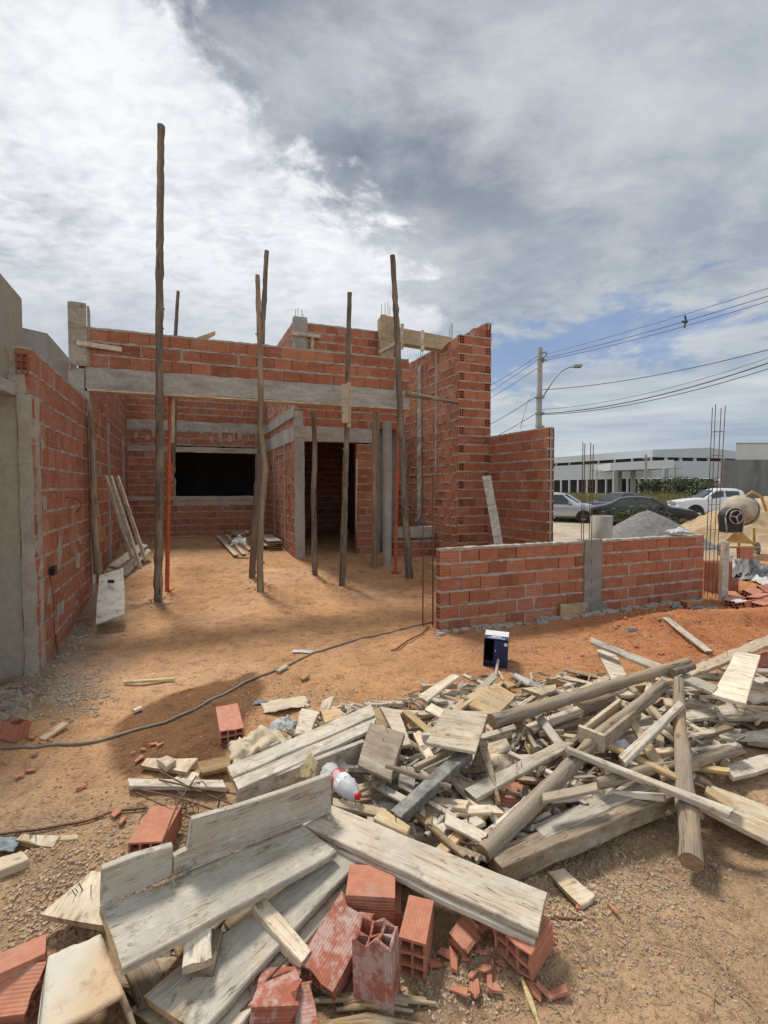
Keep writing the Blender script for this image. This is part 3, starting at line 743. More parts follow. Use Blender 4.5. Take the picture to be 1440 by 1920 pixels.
    # the tall side wall, then its return towards us
    T0 = Vector((1.374, 8.7, 0)); T1 = T0+U*3.2; zt = Z(627, 8.7)
    mt, L = wframe(T1, T0)
    mb = MB(); block_wall(mb, L-.03, .1, zt, pitch=.1662, bl=.25, th=.12, ends=(False, False), tooth=(0, .0), seed=41, mess=1.3, fill=.5)
    mb.build('tall_side_wall', ['brick', 'mortar'], h, mt)
    mb = MB(); rough_box(mb, (L-1.62, -.018, .1), (L-1.46, .10, zt-.2), 0, .1, .008); rough_box(mb, (L-.86, -.006, 1.9), (L-.80, .10, zt-.1), 0, .1, .006); mb.build('side_wall_column', 'concrete', h, mt)
    mb = MB()
    for dx, hh in ((.02, .3), (.06, .34), (.12, .28)): rod(mb, (L-.3-dx, .05, zt-.1), (L-.3-dx, .05, zt+hh), .005)
    mb.build('starter_bars', 'rebar', h, mt); mb = MB()
    for dx, hh in ((.02, .2), (.10, .24)): rod(mb, (L-1.5-dx, .05, zt-.1), (L-1.5-dx, .05, zt+hh), .005)
    mb.build('starter_bars', 'rebar', h, mt)
    T2 = T0+V20*.66
    mt, L = wframe(T0-N20*.02, T2-N20*.02)
    mb = MB(); rng = random.Random(4); r = 0; z = zt-.1662*27+.0; H = .1462
    ra = rng.random
    while z < zt-.01:
        ti = lambda: min(1, max(0, rng.gauss(.5, .2)))
        zz = z
        if r % 2 == 0:   # end of a side-wall block shows at the left
            hollow(mb, .12, .10, H, T=Matrix.Translation((.052, 0, zz+H/2)) @ Matrix.Rotation(R(90), 4, 'Z'), ti=ti())
            mb.box((.108, 0, zz), (.355, .12, zz+H), 0, ti(), .002); mb.box((.362, 0, zz), (L, .12, zz+H), 0, ti(), .002)
        else:
            mb.box((0, 0, zz), (.24, .12, zz+H), 0, ti(), .002); mb.box((.247, 0, zz), (L-.115, .12, zz+H), 0, ti(), .002)
            hollow(mb, .12, .10, H, T=Matrix.Translation((L-.054, 0, zz+H/2)) @ Matrix.Rotation(R(90), 4, 'Z'), ti=ti())
        rough_box(mb, (-.003, -.003, zz+H-.003), (L+.002, .123, zz+H+.022), 1, .05, .006, rng)
        z += .1662; r += 1
    mb.box((L-.36, 0, z), (L-.125, .12, z+H), 0, .4, .002)
    hollow(mb, .12, .10, H, T=Matrix.Translation((L-.054, 0, z+H/2)) @ Matrix.Rotation(R(90), 4, 'Z'), ti=.5)
    mb.build('tall_front_return', ['brick', 'mortar'], h, mt)
    # the tall boundary part standing one course higher behind the return
    q = T2+U*.13; q1 = T2+U*3.4; mt, L = wframe(q1, q)
    mb = MB(); block_wall(mb, L, zt-.1662*27, zt+.34, pitch=.1662, bl=.25, th=.12, ends=(False, True), seed=43, mess=1.2)
    mb.build('tall_outer_wall', ['brick', 'mortar'], h, mt)
    # low sill wall under the side opening
    a = Vector((*XY(738, 9.3), 0)); b = Vector((*XY(824, 9.55), 0)); mt, L = wframe(a, b)
    mb = MB(); block_wall(mb, L, .1, Z(1008, 9.4), pitch=.16, th=.14, seed=47); mb.build('sill_wall', ['brick', 'mortar'], h, mt)
    mb = MB(); rough_box(mb, (0, -.02, Z(1008, 9.4)), (L, .16, Z(988, 9.4)), 0, .1, .006); mb.build('sill_beam', 'concrete', h, mt)
    # round cast column and square dark column
    c = P(726, 1000, 8.75); mb = MB(); g = gz(c.x, c.y)
    mb.tube([(c.x, c.y, g-.1), (c.x, c.y, g+.45), (c.x+.006, c.y, 1.8), (c.x, c.y, Z(790, 8.75))], .085, 20, jit=.015); mb.build('round_column', 'concrete', h)
house()
def right_wall():
    a = Vector((2.6, 7.45, 0)); b = a+U*1.62; mt, L = wframe(b, a)
    th = thing('boundary_wall', 'wall of clean red blocks stepping down beside the tall corner, plank leaning on it', 'wall', (a.x, a.y, 0))
    mb = MB(); block_wall(mb, L, -.05, Z(796, 7.45), pitch=.166, bl=.25, th=.12, ends=(False, True), seed=51, mess=1.2, fill=.35)
    mb.build('blockwork', ['brick', 'mortar'], th, mt)
right_wall()
def cage(mb, base, top, s, ztop, n=4, stir=.2, tilt=(0, 0), z0=-.1, r=.0052):
    rng = random.Random(int(abs(base[0])*100))
    for i, (dx, dy) in enumerate(((-s, -s*.6), (s, -s*.6), (s, s*.6), (-s, s*.6))[:n]):
        mb.tube([(base[0]+dx, base[1]+dy, z0), (base[0]+dx*.95+tilt[0]*.5, base[1]+dy+tilt[1]*.5, ztop*.5), (base[0]+dx*1.02+tilt[0]+rng.uniform(-.012, .012), base[1]+dy+tilt[1], ztop+rng.uniform(-.06, .03))], r, 6)
    z = z0+.1
    while z < ztop-.1:
        k = (z-z0)/(ztop-z0)
        c = [(base[0]+dx+tilt[0]*k, base[1]+dy+tilt[1]*k, z+rng.uniform(-.006, .006)) for dx, dy in ((-s, -s*.6), (s, -s*.6), (s, s*.6), (-s, s*.6), (-s, -s*.6))]
        for i in range(4): rod(mb, c[i], c[i+1], .003, n=4)
        z += stir*rng.uniform(.85, 1.2)
def low_wall():
    a = Vector((.637, 5.29, 0)); b = Vector((4.72, 6.9, 0)); mt, L = wframe(a, b)
    th = thing('low_wall', 'waist high wall of new orange blocks with a grey cement column in its middle', 'wall', (2.6, 6.05, 0))
    m_ = -.02-.001
    k0 = (1097-720)/880; k1 = (1128-720)/880
    d = (b-a).normalized(); f = lambda k: (k*a.y-a.x)/(d.x-k*d.y)
    xa, xb = f(k0), f(k1)
    ztop = lambda x: .965+.008*x
    mb = MB(); block_wall(mb, L, -.185, ztop, pitch=.1625, bl=.262, th=.095, openings=((xa, xb, -1, 3),), ends=(True, False), seed=62, mess=1.3, fill=.4)
    mb.build('blockwork', ['brick', 'mortar'], th, mt)
    mb = MB(); rough_box(mb, (xa-.01, -.022, .1), (xb+.01, .125, .97), 0, .1, .008); rough_box(mb, (xa-.01, -.06, -.1), (xb+.06, .14, .13), 0, .04, .03)
    mb.build('cement_column', 'fresh_cement', th, mt)
    mb = MB(); mb.box((xa-.42, -.055, -.08), (xa+.02, -.028, .17), 0, .5, .006); lab(mb.build('foot_board', 'wood_tan', th, mt), 'short board nailed across the foot of the column')
    mb = MB(); cage(mb, XY(1101, 6.12), None, .055, P(1101, 832, 6.1).z, stir=.32, z0=.2); mb.build('rebar_cage', 'rebar', th)
    mb = MB(); cage(mb, XY(1336, 6.98), None, .062, P(1336, 760, 7).z, stir=.33, z0=-.1, tilt=(.06, 0)); mb.build('rebar_cage', 'rebar', th)
    mb = MB(); cage(mb, XY(803, 5.5), None, .06, P(803, 888, 5.5).z, stir=.36, z0=-.05); mb.build('rebar_cage', 'rebar', th)
    rng = random.Random(9); mb = MB()
    for _ in range(260):   # cement droppings along the foot
        x = rng.uniform(-.1, L); s = rng.uniform(.008, .03)
        if abs(x-xb) < .35 and rng.random() < .7: s *= 1.7
        y = -rng.uniform(.0, .13); p = mt @ Vector((x, y, 0)); z = gz(p.x, p.y)
        mb.box((x-s*1.5, y-s, z-.03), (x+s*1.5, y+s, z+s*.7), 0, .5, s*.4, rng=rng)
    mb.build('cement_droppings', 'mortar', th, mt)
low_wall()

# ================= poles, props and loose timbers of the yard
def rpole(name, label, base, top, r0, r1, mat, group=None, wob=.03, seed=0, bends=None, n=10, cat='pole', foot=None):
    """wooden pole: base and top world points; own frame with z along the pole"""
    rng = random.Random(seed); base = Vector(base); top = Vector(top); d = top-base; L = d.length
    q = d.to_track_quat('Z', 'Y').to_matrix().to_4x4(); mt = Matrix.Translation(base) @ q
    k = max(10, int(L/.09)); pts = []; rad = []
    ph = [rng.uniform(0, 6) for _ in range(4)]
    for i in range(k+1):
        t = i/k; wx = wob*math.sin(t*3.1+ph[0])*math.sin(math.pi*t)+wob*.35*math.sin(t*11+ph[1])*math.sin(math.pi*t); wy = wob*math.sin(t*4+ph[2])*math.sin(math.pi*t)
        if bends:
            for (tb, ax, am, wd) in bends:
                g = am*math.exp(-((t-tb)/wd)**2); wx += g if ax == 0 else 0; wy += g if ax == 1 else 0
        pts.append((wx+rng.uniform(-1, 1)*r0*.05, wy+rng.uniform(-1, 1)*r0*.05, t*L)); 
        rr = (r0+(r1-r0)*t)*(1+rng.uniform(-.06, .06))
        if rng.random() < .09: rr *= 1.16
        rad.append(rr)
    mb = MB(); mb.tube(pts, rad, n, jit=.07, smooth=True, capm=1)
    for _ in range(max(2, int(L*1.3))):
        i = rng.randrange(1, k); a = rng.uniform(0, 6.3); c = Vector(pts[i]); e = Vector((math.cos(a), math.sin(a), rng.uniform(.1, .5))); mb.tube([c+e*rad[i]*.6, c+e*rad[i]*rng.uniform(1.25, 1.7)], [rad[i]*.45, rad[i]*.22], 6)
    o = mb.build(name, [mat, 'end_grain'], None, mt)
    return tag(o, label, cat, group)
def prop_pole(px0, py0, px1, py1, wpx, Y0, Y1, mat, label, seed, **k):
    b = P(px0, py0, Y0); g = gz(b.x, b.y); b.z = g-.03
    t = P(px1, py1, Y1); r = wpx/2/880*Y0*.88
    return rpole('wooden_pole', label, b, t, r, r*k.pop('taper', .62), mat, 'rough wooden poles propping the front of the house', seed=seed, **k)
prop_pole(296, 1135, 302, 236, 17, 6.35, 6.3, 'pole_bark', 'tallest rough pole, rising far above the parapet beside the orange steel prop at the left', 1, wob=.012, taper=.80)
prop_pole(488, 1108, 483, 516, 15, 6.95, 6.75, 'pole_bark_light', 'crooked pale pole with a kink below the beam, leaning across the window opening', 2, wob=.03, bends=((.40, 0, .07, .10),))
prop_pole(472, 1062, 500, 470, 14, 7.7, 7.35, 'pole_bark', 'dark pole standing just behind the kinked pole, its tip the taller of the two', 3, wob=.03)
prop_pole(641, 1096, 656, 549, 14, 7.4, 7.15, 'pole_bark', 'middle pole with splice boards nailed to it at the front beam', 4, wob=.02)
prop_pole(768, 1080, 736, 479, 17, 7.9, 7.55, 'pole_bark', 'thick leaning pole at the right end of the front beam', 5, wob=.02)
prop_pole(591, 1060, 587, 772, 12, 8.0, 7.5, 'pole_bark', 'thin short pole in front of the left half of the dark doorway', 6, wob=.03, taper=.8)
prop_pole(702, 1048, 704, 772, 13, 8.6, 8.2, 'pole_bark_light', 'straight short pole against the brick strip right of the doorway', 7, wob=.012, taper=.9)
rpole('wooden_pole', 'thin far pole sticking up behind the parapet near the tallest pole', P(322, 900, 9.0), P(334, 546, 9.0), .045, .03, 'pole_bark', None, .03, 12)
rpole('wooden_pole', 'thin pole lying level from the end of the front beam to the tall brick corner', P(762, 738, 7.95), P(858, 755, 8.62), .045, .035, 'pole_bark_light', None, .01, 13)
rpole('wooden_pole', 'weathered half round log standing against the left wall above the grey boards', P(184, 1076, 6.1), P(170, 770, 6.18), .05, .03, 'pole_bark_light', None, .015, 14)

def quad_board(name, label, q, T, mat, cat='plank', group=None, parent=None, seg=None, j=None, rng=None, world=False, nail=0, holes=None, rag=0):
    """q: four corners (px, py, z) of the upper face, 0-1 along one long edge, 3-2 along the other."""
    p = [Vector(c) if world else G(*c) for c in q]
    rng = rng or random.Random(int(abs(p[0].x*7919+p[1].y*104729)*10) % 99991)
    c0 = (p[0]+p[3])/2; c1 = (p[1]+p[2])/2; x = (c1-c0).normalized()
    yv = ((p[3]+p[2])/2-(p[0]+p[1])/2); z = x.cross(yv).normalized()
    if z.z < 0: z = -z
    y = z.cross(x); cen = (c0+c1)/2
    m = Matrix((x, y, z)).transposed().to_4x4(); m.translation = cen; mi = m.inverted()
    l = [mi @ k for k in p]
    L = (c1-c0).length; W = yv.length; n = seg or max(2, int(L/.09)); nw = 3
    j = j if j is not None else min(.005, W*.03)
    bev = min(.004, T*.18)
    if l[3].y < l[0].y: l = [l[3], l[2], l[1], l[0]]
    # profile across: bevelled rectangle
    warp = [rng.uniform(-1, 1)*.0025*L for _ in range(2)]
    vs = []; prof = lambda a, b, dz: None
    for i in range(n+1):
        t = i/n; a = l[0].lerp(l[1], t); b = l[3].lerp(l[2], t)
        endi = 0 < i < n; rg = 0 if endi else rng.uniform(-rag, rag)*1.5
        ja = rng.uniform(-j, j); jb = rng.uniform(-j, j)
        if rng.random() < .06: ja += j*2.0
        if rng.random() < .06: jb -= j*2.0
        a = a+Vector((0 if endi else rng.uniform(-j, j)+rg, ja, warp[0]*math.sin(math.pi*t))); b = b+Vector((0 if endi else rng.uniform(-j, j), jb, warp[1]*math.sin(math.pi*t)))
        w = (b-a).normalized(); dz = Vector((0, 0, -1)); jz = rng.uniform(-.0012, .0012)
        m1 = a.lerp(b, .33)+Vector((0 if endi else rng.uniform(-j, j)*1.6+rng.uniform(-rag, rag), 0, jz)); m2 = a.lerp(b, .67)+Vector((0 if endi else rng.uniform(-j, j)*1.6+rng.uniform(-rag, rag), 0, -jz))
        vs += [a+dz*bev, a+w*bev, m1, m2, b-w*bev, b+dz*bev, b+dz*(T-bev), b-w*bev+dz*T, a+w*bev+dz*T, a+dz*(T-bev)]
    mb = MB(); fs = []; K = 10
    for i in range(n):
        for k in range(K): fs.append((i*K+k, (i+1)*K+k, (i+1)*K+(k+1) % K, i*K+(k+1) % K))
    mb.add(vs, fs, 0); mb.add([vs[k] for k in range(K)], [tuple(range(K))], 1); mb.add([vs[n*K+k] for k in range(K)], [tuple(range(K))[::-1]], 1)
    endm = 'wood_tan' if mat in ('wood_pale', 'wood_tan', 'wood_cement') else ('wood_brown' if mat != 'wood_yellow' else 'wood_yellow')
    o = mb.build(name, [mat, endm], parent, m)
    if nail:
        for _ in range(nail):
            nb = MB()
            q0 = l[0].lerp(l[1], rng.uniform(.15, .85)).lerp(l[3].lerp(l[2], .5), rng.uniform(.2, .9)); hgt = rng.uniform(.02, .045)
            nb.tube([q0, q0+Vector((rng.uniform(-.3, .3)*hgt, rng.uniform(-.3, .3)*hgt, hgt))], .0018, 5)
            nb.build('nail', 'steel_dark', o, m)
    if not parent: tag(o, label, cat, group)
    elif label: lab(o, label)
    return o
def line_board(name, label, a, b, W, T, mat, roll=0, world=False, **k):
    p = Vector(a) if world else G(*a); q = Vector(b) if world else G(*b)
    d = (q-p).normalized(); s = Vector((0, 0, 1)).cross(d).normalized(); s = (Matrix.Rotation(R(roll), 3, d) @ s)*W/2
    return quad_board(name, label, [p-s, q-s, q+s, p+s], T, mat, world=True, **k)
def yard():
    # boards spliced to poles at the beam
    Yp = 7.1
    for px0, px1, py0, py1, m_ in ((641, 654, 722, 793, 'wood_tan'), (651, 658, 718, 802, 'wood_tan')):
        mb = MB(); a = P(px0, py1, Yp-(.06 if px0 < 650 else .02)); b = P(px1, py0, Yp-.02)
        mb.box((a.x, a.y-.03, a.z), (b.x, a.y, b.z), 0, .5, .006)
        c = (a+b)/2; o = mb.build('splice_board', m_, None); tag(o, 'wide splice board nailed to the front of the middle pole' if px0 < 650 else 'narrow splice batten on the right side of the middle pole', 'board')
    # orange steel props
    for (px, pb, pt, Yb, lb, lean) in ((313, 1088, 742, 6.95, 'orange steel prop standing behind the tallest pole', 6), (741, 1056, 783, 8.3, 'orange steel prop beside the round grey column', 6)):
        base = P(px, pb, Yb); g = gz(base.x, base.y); base.z = g; top = P(px+lean, pt, Yb-.05)
        th = thing('steel_prop', lb, 'steel prop', base); d = top-base
        mb = MB(); mb.tube([base, base+d*.62], .030, 12); mb.build('outer_tube', 'orange_paint', th)
        mb = MB(); mb.tube([base+d*.58, base+d*.66], .043, 12); c = base+d*.62; mb.tube([c-Vector((.09, 0, 0)), c+Vector((.09, 0, .01))], .008, 6); mb.build('collar', 'orange_paint', th)
        mb = MB(); mb.tube([base+d*.6, top], .023, 12); mb.build('inner_tube', 'orange_paint', th)
        mb = MB(); mb.box(base+Vector((-.07, -.07, 0)), base+Vector((.07, .07, .008))); mb.build('foot_plate', 'orange_paint', th)
        mb = MB(); mb.box(top+Vector((-.07, -.07, 0)), top+Vector((.07, .07, .008))); mb.build('head_plate', 'orange_paint', th)
    o = line_board('batten', 'pale batten wedged upright behind the orange prop at the left', P(323, 830, 6.95), P(324, 745, 6.9), .05, .03, 'wood_tan', world=True, cat='batten')
    # timber on top of the parapet and behind
    quad_board('plank', 'tan plank end poking up over the parapet between the two left poles', [P(352, 640, 7.3), P(404, 621, 7.2), P(404, 628, 7.2), P(372, 648, 7.3)], .03, 'wood_tan', world=True)
    # planks leaning on the left wall
    for i, (x0, y0, x1, y1, Y0, Y1, lb) in enumerate(((196, 892, 251, 1062, 6.9, 6.45, 'leftmost of three thin planks leaning on the left wall'), (206, 893, 262, 1066, 6.95, 6.42, 'middle of three thin planks leaning on the left wall'), (219, 893, 272, 1052, 7.0, 6.55, 'rightmost of three thin planks leaning on the left wall'))):
        line_board('plank', lb, P(x0, y0, Y0), P(x1, y1, Y1), .05, .03, 'wood_grey', roll=65, world=True)
    quad_board('board', 'wide pale board with a rectangular slot leaning on the left wall foot', [P(187, 1078, 5.75), P(231, 1064, 5.95), P(233, 1152, 5.4), P(179, 1170, 5.1)][::1], .025, 'wood_cement', world=True)
    mb = MB(); c = P(208, 1090, 5.66); mb.box(c-Vector((.035, .01, .018)), c+Vector((.035, .006, .018)), 0, .5, .003); tag(mb.build('slot_plug', 'black_plastic'), 'small dark rectangle in the slotted board at the left wall', 'plug')
    for i, (q, lb) in enumerate((([(203, 1060, .10), (262, 1018, .42), (278, 1022, .42), (222, 1062, .10)], 'upper grey metal formwork sheet stacked by the left wall'), ([(200, 1068, .06), (255, 1025, .36), (268, 1030, .36), (215, 1072, .06)], 'lower grey metal formwork sheet stacked by the left wall'), ([(222, 1066, .08), (275, 1026, .38), (283, 1032, .38), (236, 1080, .05)], 'outer grey formwork strip by the feet of the leaning planks'))):
        quad_board('formwork_sheet', lb, [(a, b, gz(*G(a, b, .3)[:2])+.06+.02*(2-i)) for a, b, c in q], .02, 'wood_cement', cat='sheet')
    # neat stack and loose boards by the window
    yl = 8.6
    lt = ['topmost', 'second', 'third', 'fourth', 'lowest']
    for k in range(5):
        p = P(478, 1000, 9.0); g = .30
        base = G(505, 1042-6*0, g+.0); z = g+.05+.047*(4-k)
        a = G(530-(k*3 % 7), 1035, g); b = a+Vector((-.45, 1.1, 0)).normalized()*1.35
        a.z = b.z = z; off = Vector((.05*math.sin(k*2.1), .02*k, 0))
        line_board('plank', f'{lt[k]} plank of the neat stack at the foot of the projecting room wall', a-Vector((.16, 0, 0))+off, b-Vector((.16, 0, 0))+off, .30, .028, 'wood_pale' if k % 2 == 0 else 'wood_grey', world=True, group='planks stacked by the room wall')
    loose = [((408, 1020), (443, 1046), .09, 'leftmost loose plank fanned out left of the neat stack'), ((425, 1016), (458, 1044), .08, 'middle loose plank fanned out left of the neat stack'), ((437, 1012), (470, 1038), .10, 'rightmost loose plank fanned out left of the neat stack'), ((395, 1002), (440, 996), .09, 'loose plank lying nearest the window sill wall')]
    for (a, b, wd, lb) in loose:
        A_, B_ = G(*a, .32), G(*b, .30); A_.z = gz(A_.x, A_.y)+.06; B_.z = gz(B_.x, B_.y)+.05; line_board('plank', lb, A_, B_, wd, .025, 'wood_pale', world=True)
    rng = random.Random(77)
    for _ in range(18):
        A_ = G(rng.uniform(380, 470), rng.uniform(994, 1022), .32); g = gz(A_.x, A_.y); a = rng.uniform(0, 3.1); l = rng.uniform(.2, .7)
        A_.z = g+rng.uniform(.03, .15); B_ = A_+Vector((math.cos(a)*l, math.sin(a)*l, rng.uniform(-.04, .05)))
        line_board('offcut', 'small loose offcut in the scrap heap below the window', A_, B_, rng.uniform(.06, .12), .025, rng.choice(('wood_pale', 'wood_tan', 'wood_grey')), world=True, cat='offcut', group='offcuts below the window')
    for (a, b, wd, lb, mt_) in (((332, 1044), (370, 1041), .10, 'small flat board alone on the dirt below the window', 'wood_pale'), ((233, 1284), (328, 1276), .03, 'thin pale stick lying alone on the dirt left of the middle', 'wood_yellow'), ((1248, 1180), (1330, 1232), .07, 'dark narrow board lying on the red berm', 'wood_grey'), ((78, 1384), (122, 1362), .06, 'small pale offcut beside the broken block at the left edge', 'wood_tan'), ((250, 1335), (265, 1330), .04, 'tiny wood block on the rim of the damp patch', 'wood_pale'), ((520, 1260), (537, 1250), .05, 'tiny pale block beside the hose', 'wood_tan'), ((565, 1270), (577, 1266), .05, 'tiny block below the hose bend', 'wood_tan')):
        A_, B_ = G(*a, .02), G(*b, .02); A_.z = gz(A_.x, A_.y)+.03; B_.z = gz(B_.x, B_.y)+.035
        line_board('offcut', lb, A_, B_, wd, .022, mt_, world=True, cat='offcut')
    quad_board('plank', 'long plank leaning upright on the tall brick corner', [P(904, 893, 8.05), P(920, 891, 8.05), P(944, 1021, 7.45), P(928, 1024, 7.45)], .03, 'wood_grey', world=True)
    quad_board('post', 'grey timber post standing right of the low wall', [P(1352, 1015, 6.75), P(1363, 1015, 6.75), P(1359, 1140, 6.75), P(1346, 1138, 6.75)], .06, 'wood_cement', world=True, cat='post')
    # hose, rods
    def ground_path(pts, lift, z=None):
        out = []
        for i in range(len(pts)-1):
            for k in range(6):
                t = k/6; p0 = pts[max(0, i-1)]; p1 = pts[i]; p2 = pts[i+1]; p3 = pts[min(len(pts)-1, i+2)]
                f = lambda a, b, c, d: .5*((2*b)+(-a+c)*t+(2*a-5*b+4*c-d)*t*t+(-a+3*b-3*c+d)*t*t*t)
                px, py = f(p0[0], p1[0], p2[0], p3[0]), f(p0[1], p1[1], p2[1], p3[1]); g = G(px, py); out.append((g.x, g.y, gz(g.x, g.y)+lift))
        return out
    mb = MB(); mb.tube(ground_path([(-60, 1406), (60, 1404), (150, 1397), (260, 1374), (350, 1340), (430, 1300), (520, 1258), (600, 1224), (700, 1194), (790, 1174), (815, 1168)], .009), .0095, 8)
    tag(mb.build('garden_hose', 'hose_rubber'), 'long grey hose snaking across the dirt past the damp patch', 'hose')
    mb = MB(); mb.tube(ground_path([(-60, 1580), (60, 1562), (160, 1541), (290, 1519)], .012), .006, 6); tag(mb.build('steel_rod', 'rebar'), 'thin rusty rod lying on the dirt at the left edge', 'rod')
    mb = MB(); mb.tube(ground_path([(734, 1224), (780, 1200), (806, 1176)], .02), .008, 6); tag(mb.build('steel_rod', 'rebar'), 'short dark rod lying by the left end of the low wall', 'rod')
    mb = MB(); mb.tube([P(669, 860, 8.7), P(668, 980, 8.7), G(673, 1030, .2), G(690, 1042, .27), G(712, 1036, .27)], .014, 8); tag(mb.build('conduit', 'sack_cream'), 'pale bent conduit hanging down beside the doorway', 'conduit')
yard()
# ================= the scrap timber heap
def heap():
    Q = quad_board
    # left group: L shaped form and what lies under it
    L1 = thing('formwork_angle', 'large grey L shaped form, its upright board notched at the top edge', 'formwork', G(400, 1650, .2))
    Q('base_board', None, [(189, 1697, .27), (567, 1547, .22), (634, 1597, .20), (227, 1818, .24)], .03, 'wood_cement', parent=L1, j=.004)
    # upright board: outline with a notch, extruded
    a = G(190, 1699, .272); b = G(622, 1524, .225); d = (b-a); L = d.length; m = frame(a, d)
    def up(px, py):  # point on the vertical plane through a-b
        r = ray(px, py); n = Vector((d.y, -d.x, 0)).normalized(); t = (a-Vector((0, 0, CH))).dot(n)/r.dot(n)
        return m.inverted() @ (Vector((0, 0, CH))+r*t)
    prof = [(191, 1631), (250, 1607), (325, 1586), (326, 1607), (351, 1594), (361, 1538), (450, 1512), (540, 1482), (622, 1452), (622, 1524)]
    pts = [up(*c) for c in prof]; pts = [Vector((p.x, 0, p.z)) for p in pts]
    low = [Vector((p.x, 0, -.0)) for p in pts]
    mb = MB(); T = .028
    n = len(pts)
    for i in range(n-1):
        if abs(pts[i].x-pts[i+1].x) < .004: continue
        mb.hexa([(low[i].x, 0, low[i].z), (low[i+1].x, 0, low[i+1].z), (low[i+1].x, T, low[i+1].z), (low[i].x, T, low[i].z),
                 (pts[i].x, 0, pts[i].z), (pts[i+1].x, 0, pts[i+1].z), (pts[i+1].x, T, pts[i+1].z), (pts[i].x, T, pts[i].z)])
    bm_o = mb.build('upright_board', 'wood_cement', L1, m)
    cr = MB(); rg = random.Random(15)
    for _ in range(150):
        u, v = rg.random(), rg.random()**1.5*.9+.05; p = G(189, 1697, .27).lerp(G(567, 1547, .22), u).lerp(G(227, 1818, .24).lerp(G(634, 1597, .20), u), v); s_ = rg.uniform(.001, .0036); p.z -= .0022
        cr.box((p.x-s_*1.4, p.y-s_, p.z-.003), (p.x+s_*1.4, p.y+s_, p.z+s_*.7), 0, .5, s_*.35, rng=rg)
    ob = cr.build('mortar_crust', 'mortar', L1); ob['kind'] = 'stuff'
    bm = bmesh.new(); bm.from_mesh(bm_o.data); bmesh.ops.remove_doubles(bm, verts=bm.verts, dist=.0015)
    ff = {}
    for f in bm.faces: ff.setdefault(frozenset(v.index for v in f.verts), []).append(f)
    bmesh.ops.delete(bm, geom=[f for l in ff.values() if len(l) > 1 for f in l], context='FACES')
    bmesh.ops.recalc_face_normals(bm, faces=bm.faces)
    bmesh.ops.bevel(bm, geom=[e for e in bm.edges if len(e.link_faces) == 2 and e.calc_face_angle(0) > .6], offset=.003, segments=1, affect='EDGES')
    bm.to_mesh(bm_o.data); bm.free()
    Q('board', 'long cement grey board slanting out from under the L shaped form', [(267, 1865, .10), (644, 1579, .17), (675, 1611, .155), (375, 1935, .09)], .028, 'wood_cement')
    Q('board', 'brown edged board just beneath the slanting cement grey board', [(300, 1905, .055), (655, 1606, .12), (684, 1634, .11), (430, 1950, .05)], .028, 'wood_grey')
    Q('board', 'triangular pale board with bent nails left of the L shaped form', [(76, 1713, .10), (170, 1632, .13), (196, 1636, .14), (196, 1735, .12)], .028, 'wood_pale', nail=5, j=.002)
    line_board('stick', 'short thick batten poking out below the L shaped form towards us', (483, 1688, .17), (575, 1792, .11), .055, .045, 'wood_pale')
    line_board('stick', 'thinner batten running under the short thick one', (520, 1730, .10), (612, 1822, .05), .045, .025, 'wood_tan')
    line_board('block', 'stubby pale block sticking up in front of the L shaped form', (371, 1746, .205), (369, 1806, .18), .085, .04, 'wood_pale')
    line_board('block', 'brown stubby block beneath the pale stubby block', (395, 1742, .165), (372, 1818, .14), .085, .035, 'wood_brown')
    Q('board', 'wide grey board in the shade under the stubby blocks', [(240, 1890, .03), (560, 1660, .06), (600, 1720, .05), (330, 1960, .03)], .028, 'wood_grey')
    # foreground double board resting on the broken blocks
    Q('board', 'long pale board pointing at us on top of the broken blocks, cracked at mid length', [(624, 1509, .225), (1026, 1673, .185), (1009, 1748, .175), (566, 1545, .215)], .027, 'wood_pale', j=.003)
    Q('board', 'second long board lying just beneath the cracked pale board', [(622, 1530, .19), (1020, 1697, .152), (1004, 1768, .145), (560, 1560, .18)], .027, 'wood_grey', j=.003)
    # hardened sack / box bottom left
    sk = thing('hardened_sack', 'stiff orange and white stained cement sack, hollow end open at the lower left corner', 'sack', G(160, 1850, .0))
    c = [G(83, 1783, .17), G(194, 1738, .20), G(246, 1856, .19), G(62, 1960, .16)]
    top = [[None]*9 for _ in range(9)]; mb = MB(); vs = []; rng = random.Random(6)
    x = (c[1]-c[0]); y = (c[3]-c[0])
    N = 14
    for j in range(N+1):
        for i in range(N+1):
            u, v = i/N, j/N
            uu = u
            p = c[0].lerp(c[1], u).lerp(c[3].lerp(c[2], u), v)
            e = max(0, abs(u-.5)*2-.86)/.14; drop = .07*(1-math.sqrt(max(0, 1-e*e))) if e > 0 else 0
            e2 = max(0, 1-v*6); 
            p = p+Vector((0, 0, -drop*(.9)-.02*e2*e2+.007*mn.noise(p*16)+.003*mn.noise(p*60)))
            vs.append(p)
    fs = [(j*(N+1)+i, j*(N+1)+i+1, (j+1)*(N+1)+i+1, (j+1)*(N+1)+i) for j in range(N) for i in range(N)]
    mb.add(vs, fs, 0, .5, True); o = mb.build('top_face', 'sack_stained', sk)
    md = o.modifiers.new('thick', 'SOLIDIFY'); md.thickness = .012; md.offset = -1
    mb = MB()
    r0 = [vs[j*(N+1)+N]+Vector((.004, -.004, 0)) for j in range(N+1)]
    vs2 = [p+Vector((.0, 0, .0)) for p in r0]+[Vector((p.x+.035, p.y, .004)) for p in r0]
    fs2 = [(j, j+1, N+1+j+1, N+1+j) for j in range(N)]
    mb.add(vs2, fs2, 0, .5, True); o = mb.build('side_face', 'sack_stained', sk); md = o.modifiers.new('thick', 'SOLIDIFY'); md.thickness = .010
    mb = MB(); r0 = [vs[j*(N+1)] for j in range(N+1)]; vs2 = r0+[Vector((p.x-.02, p.y, .0)) for p in r0]
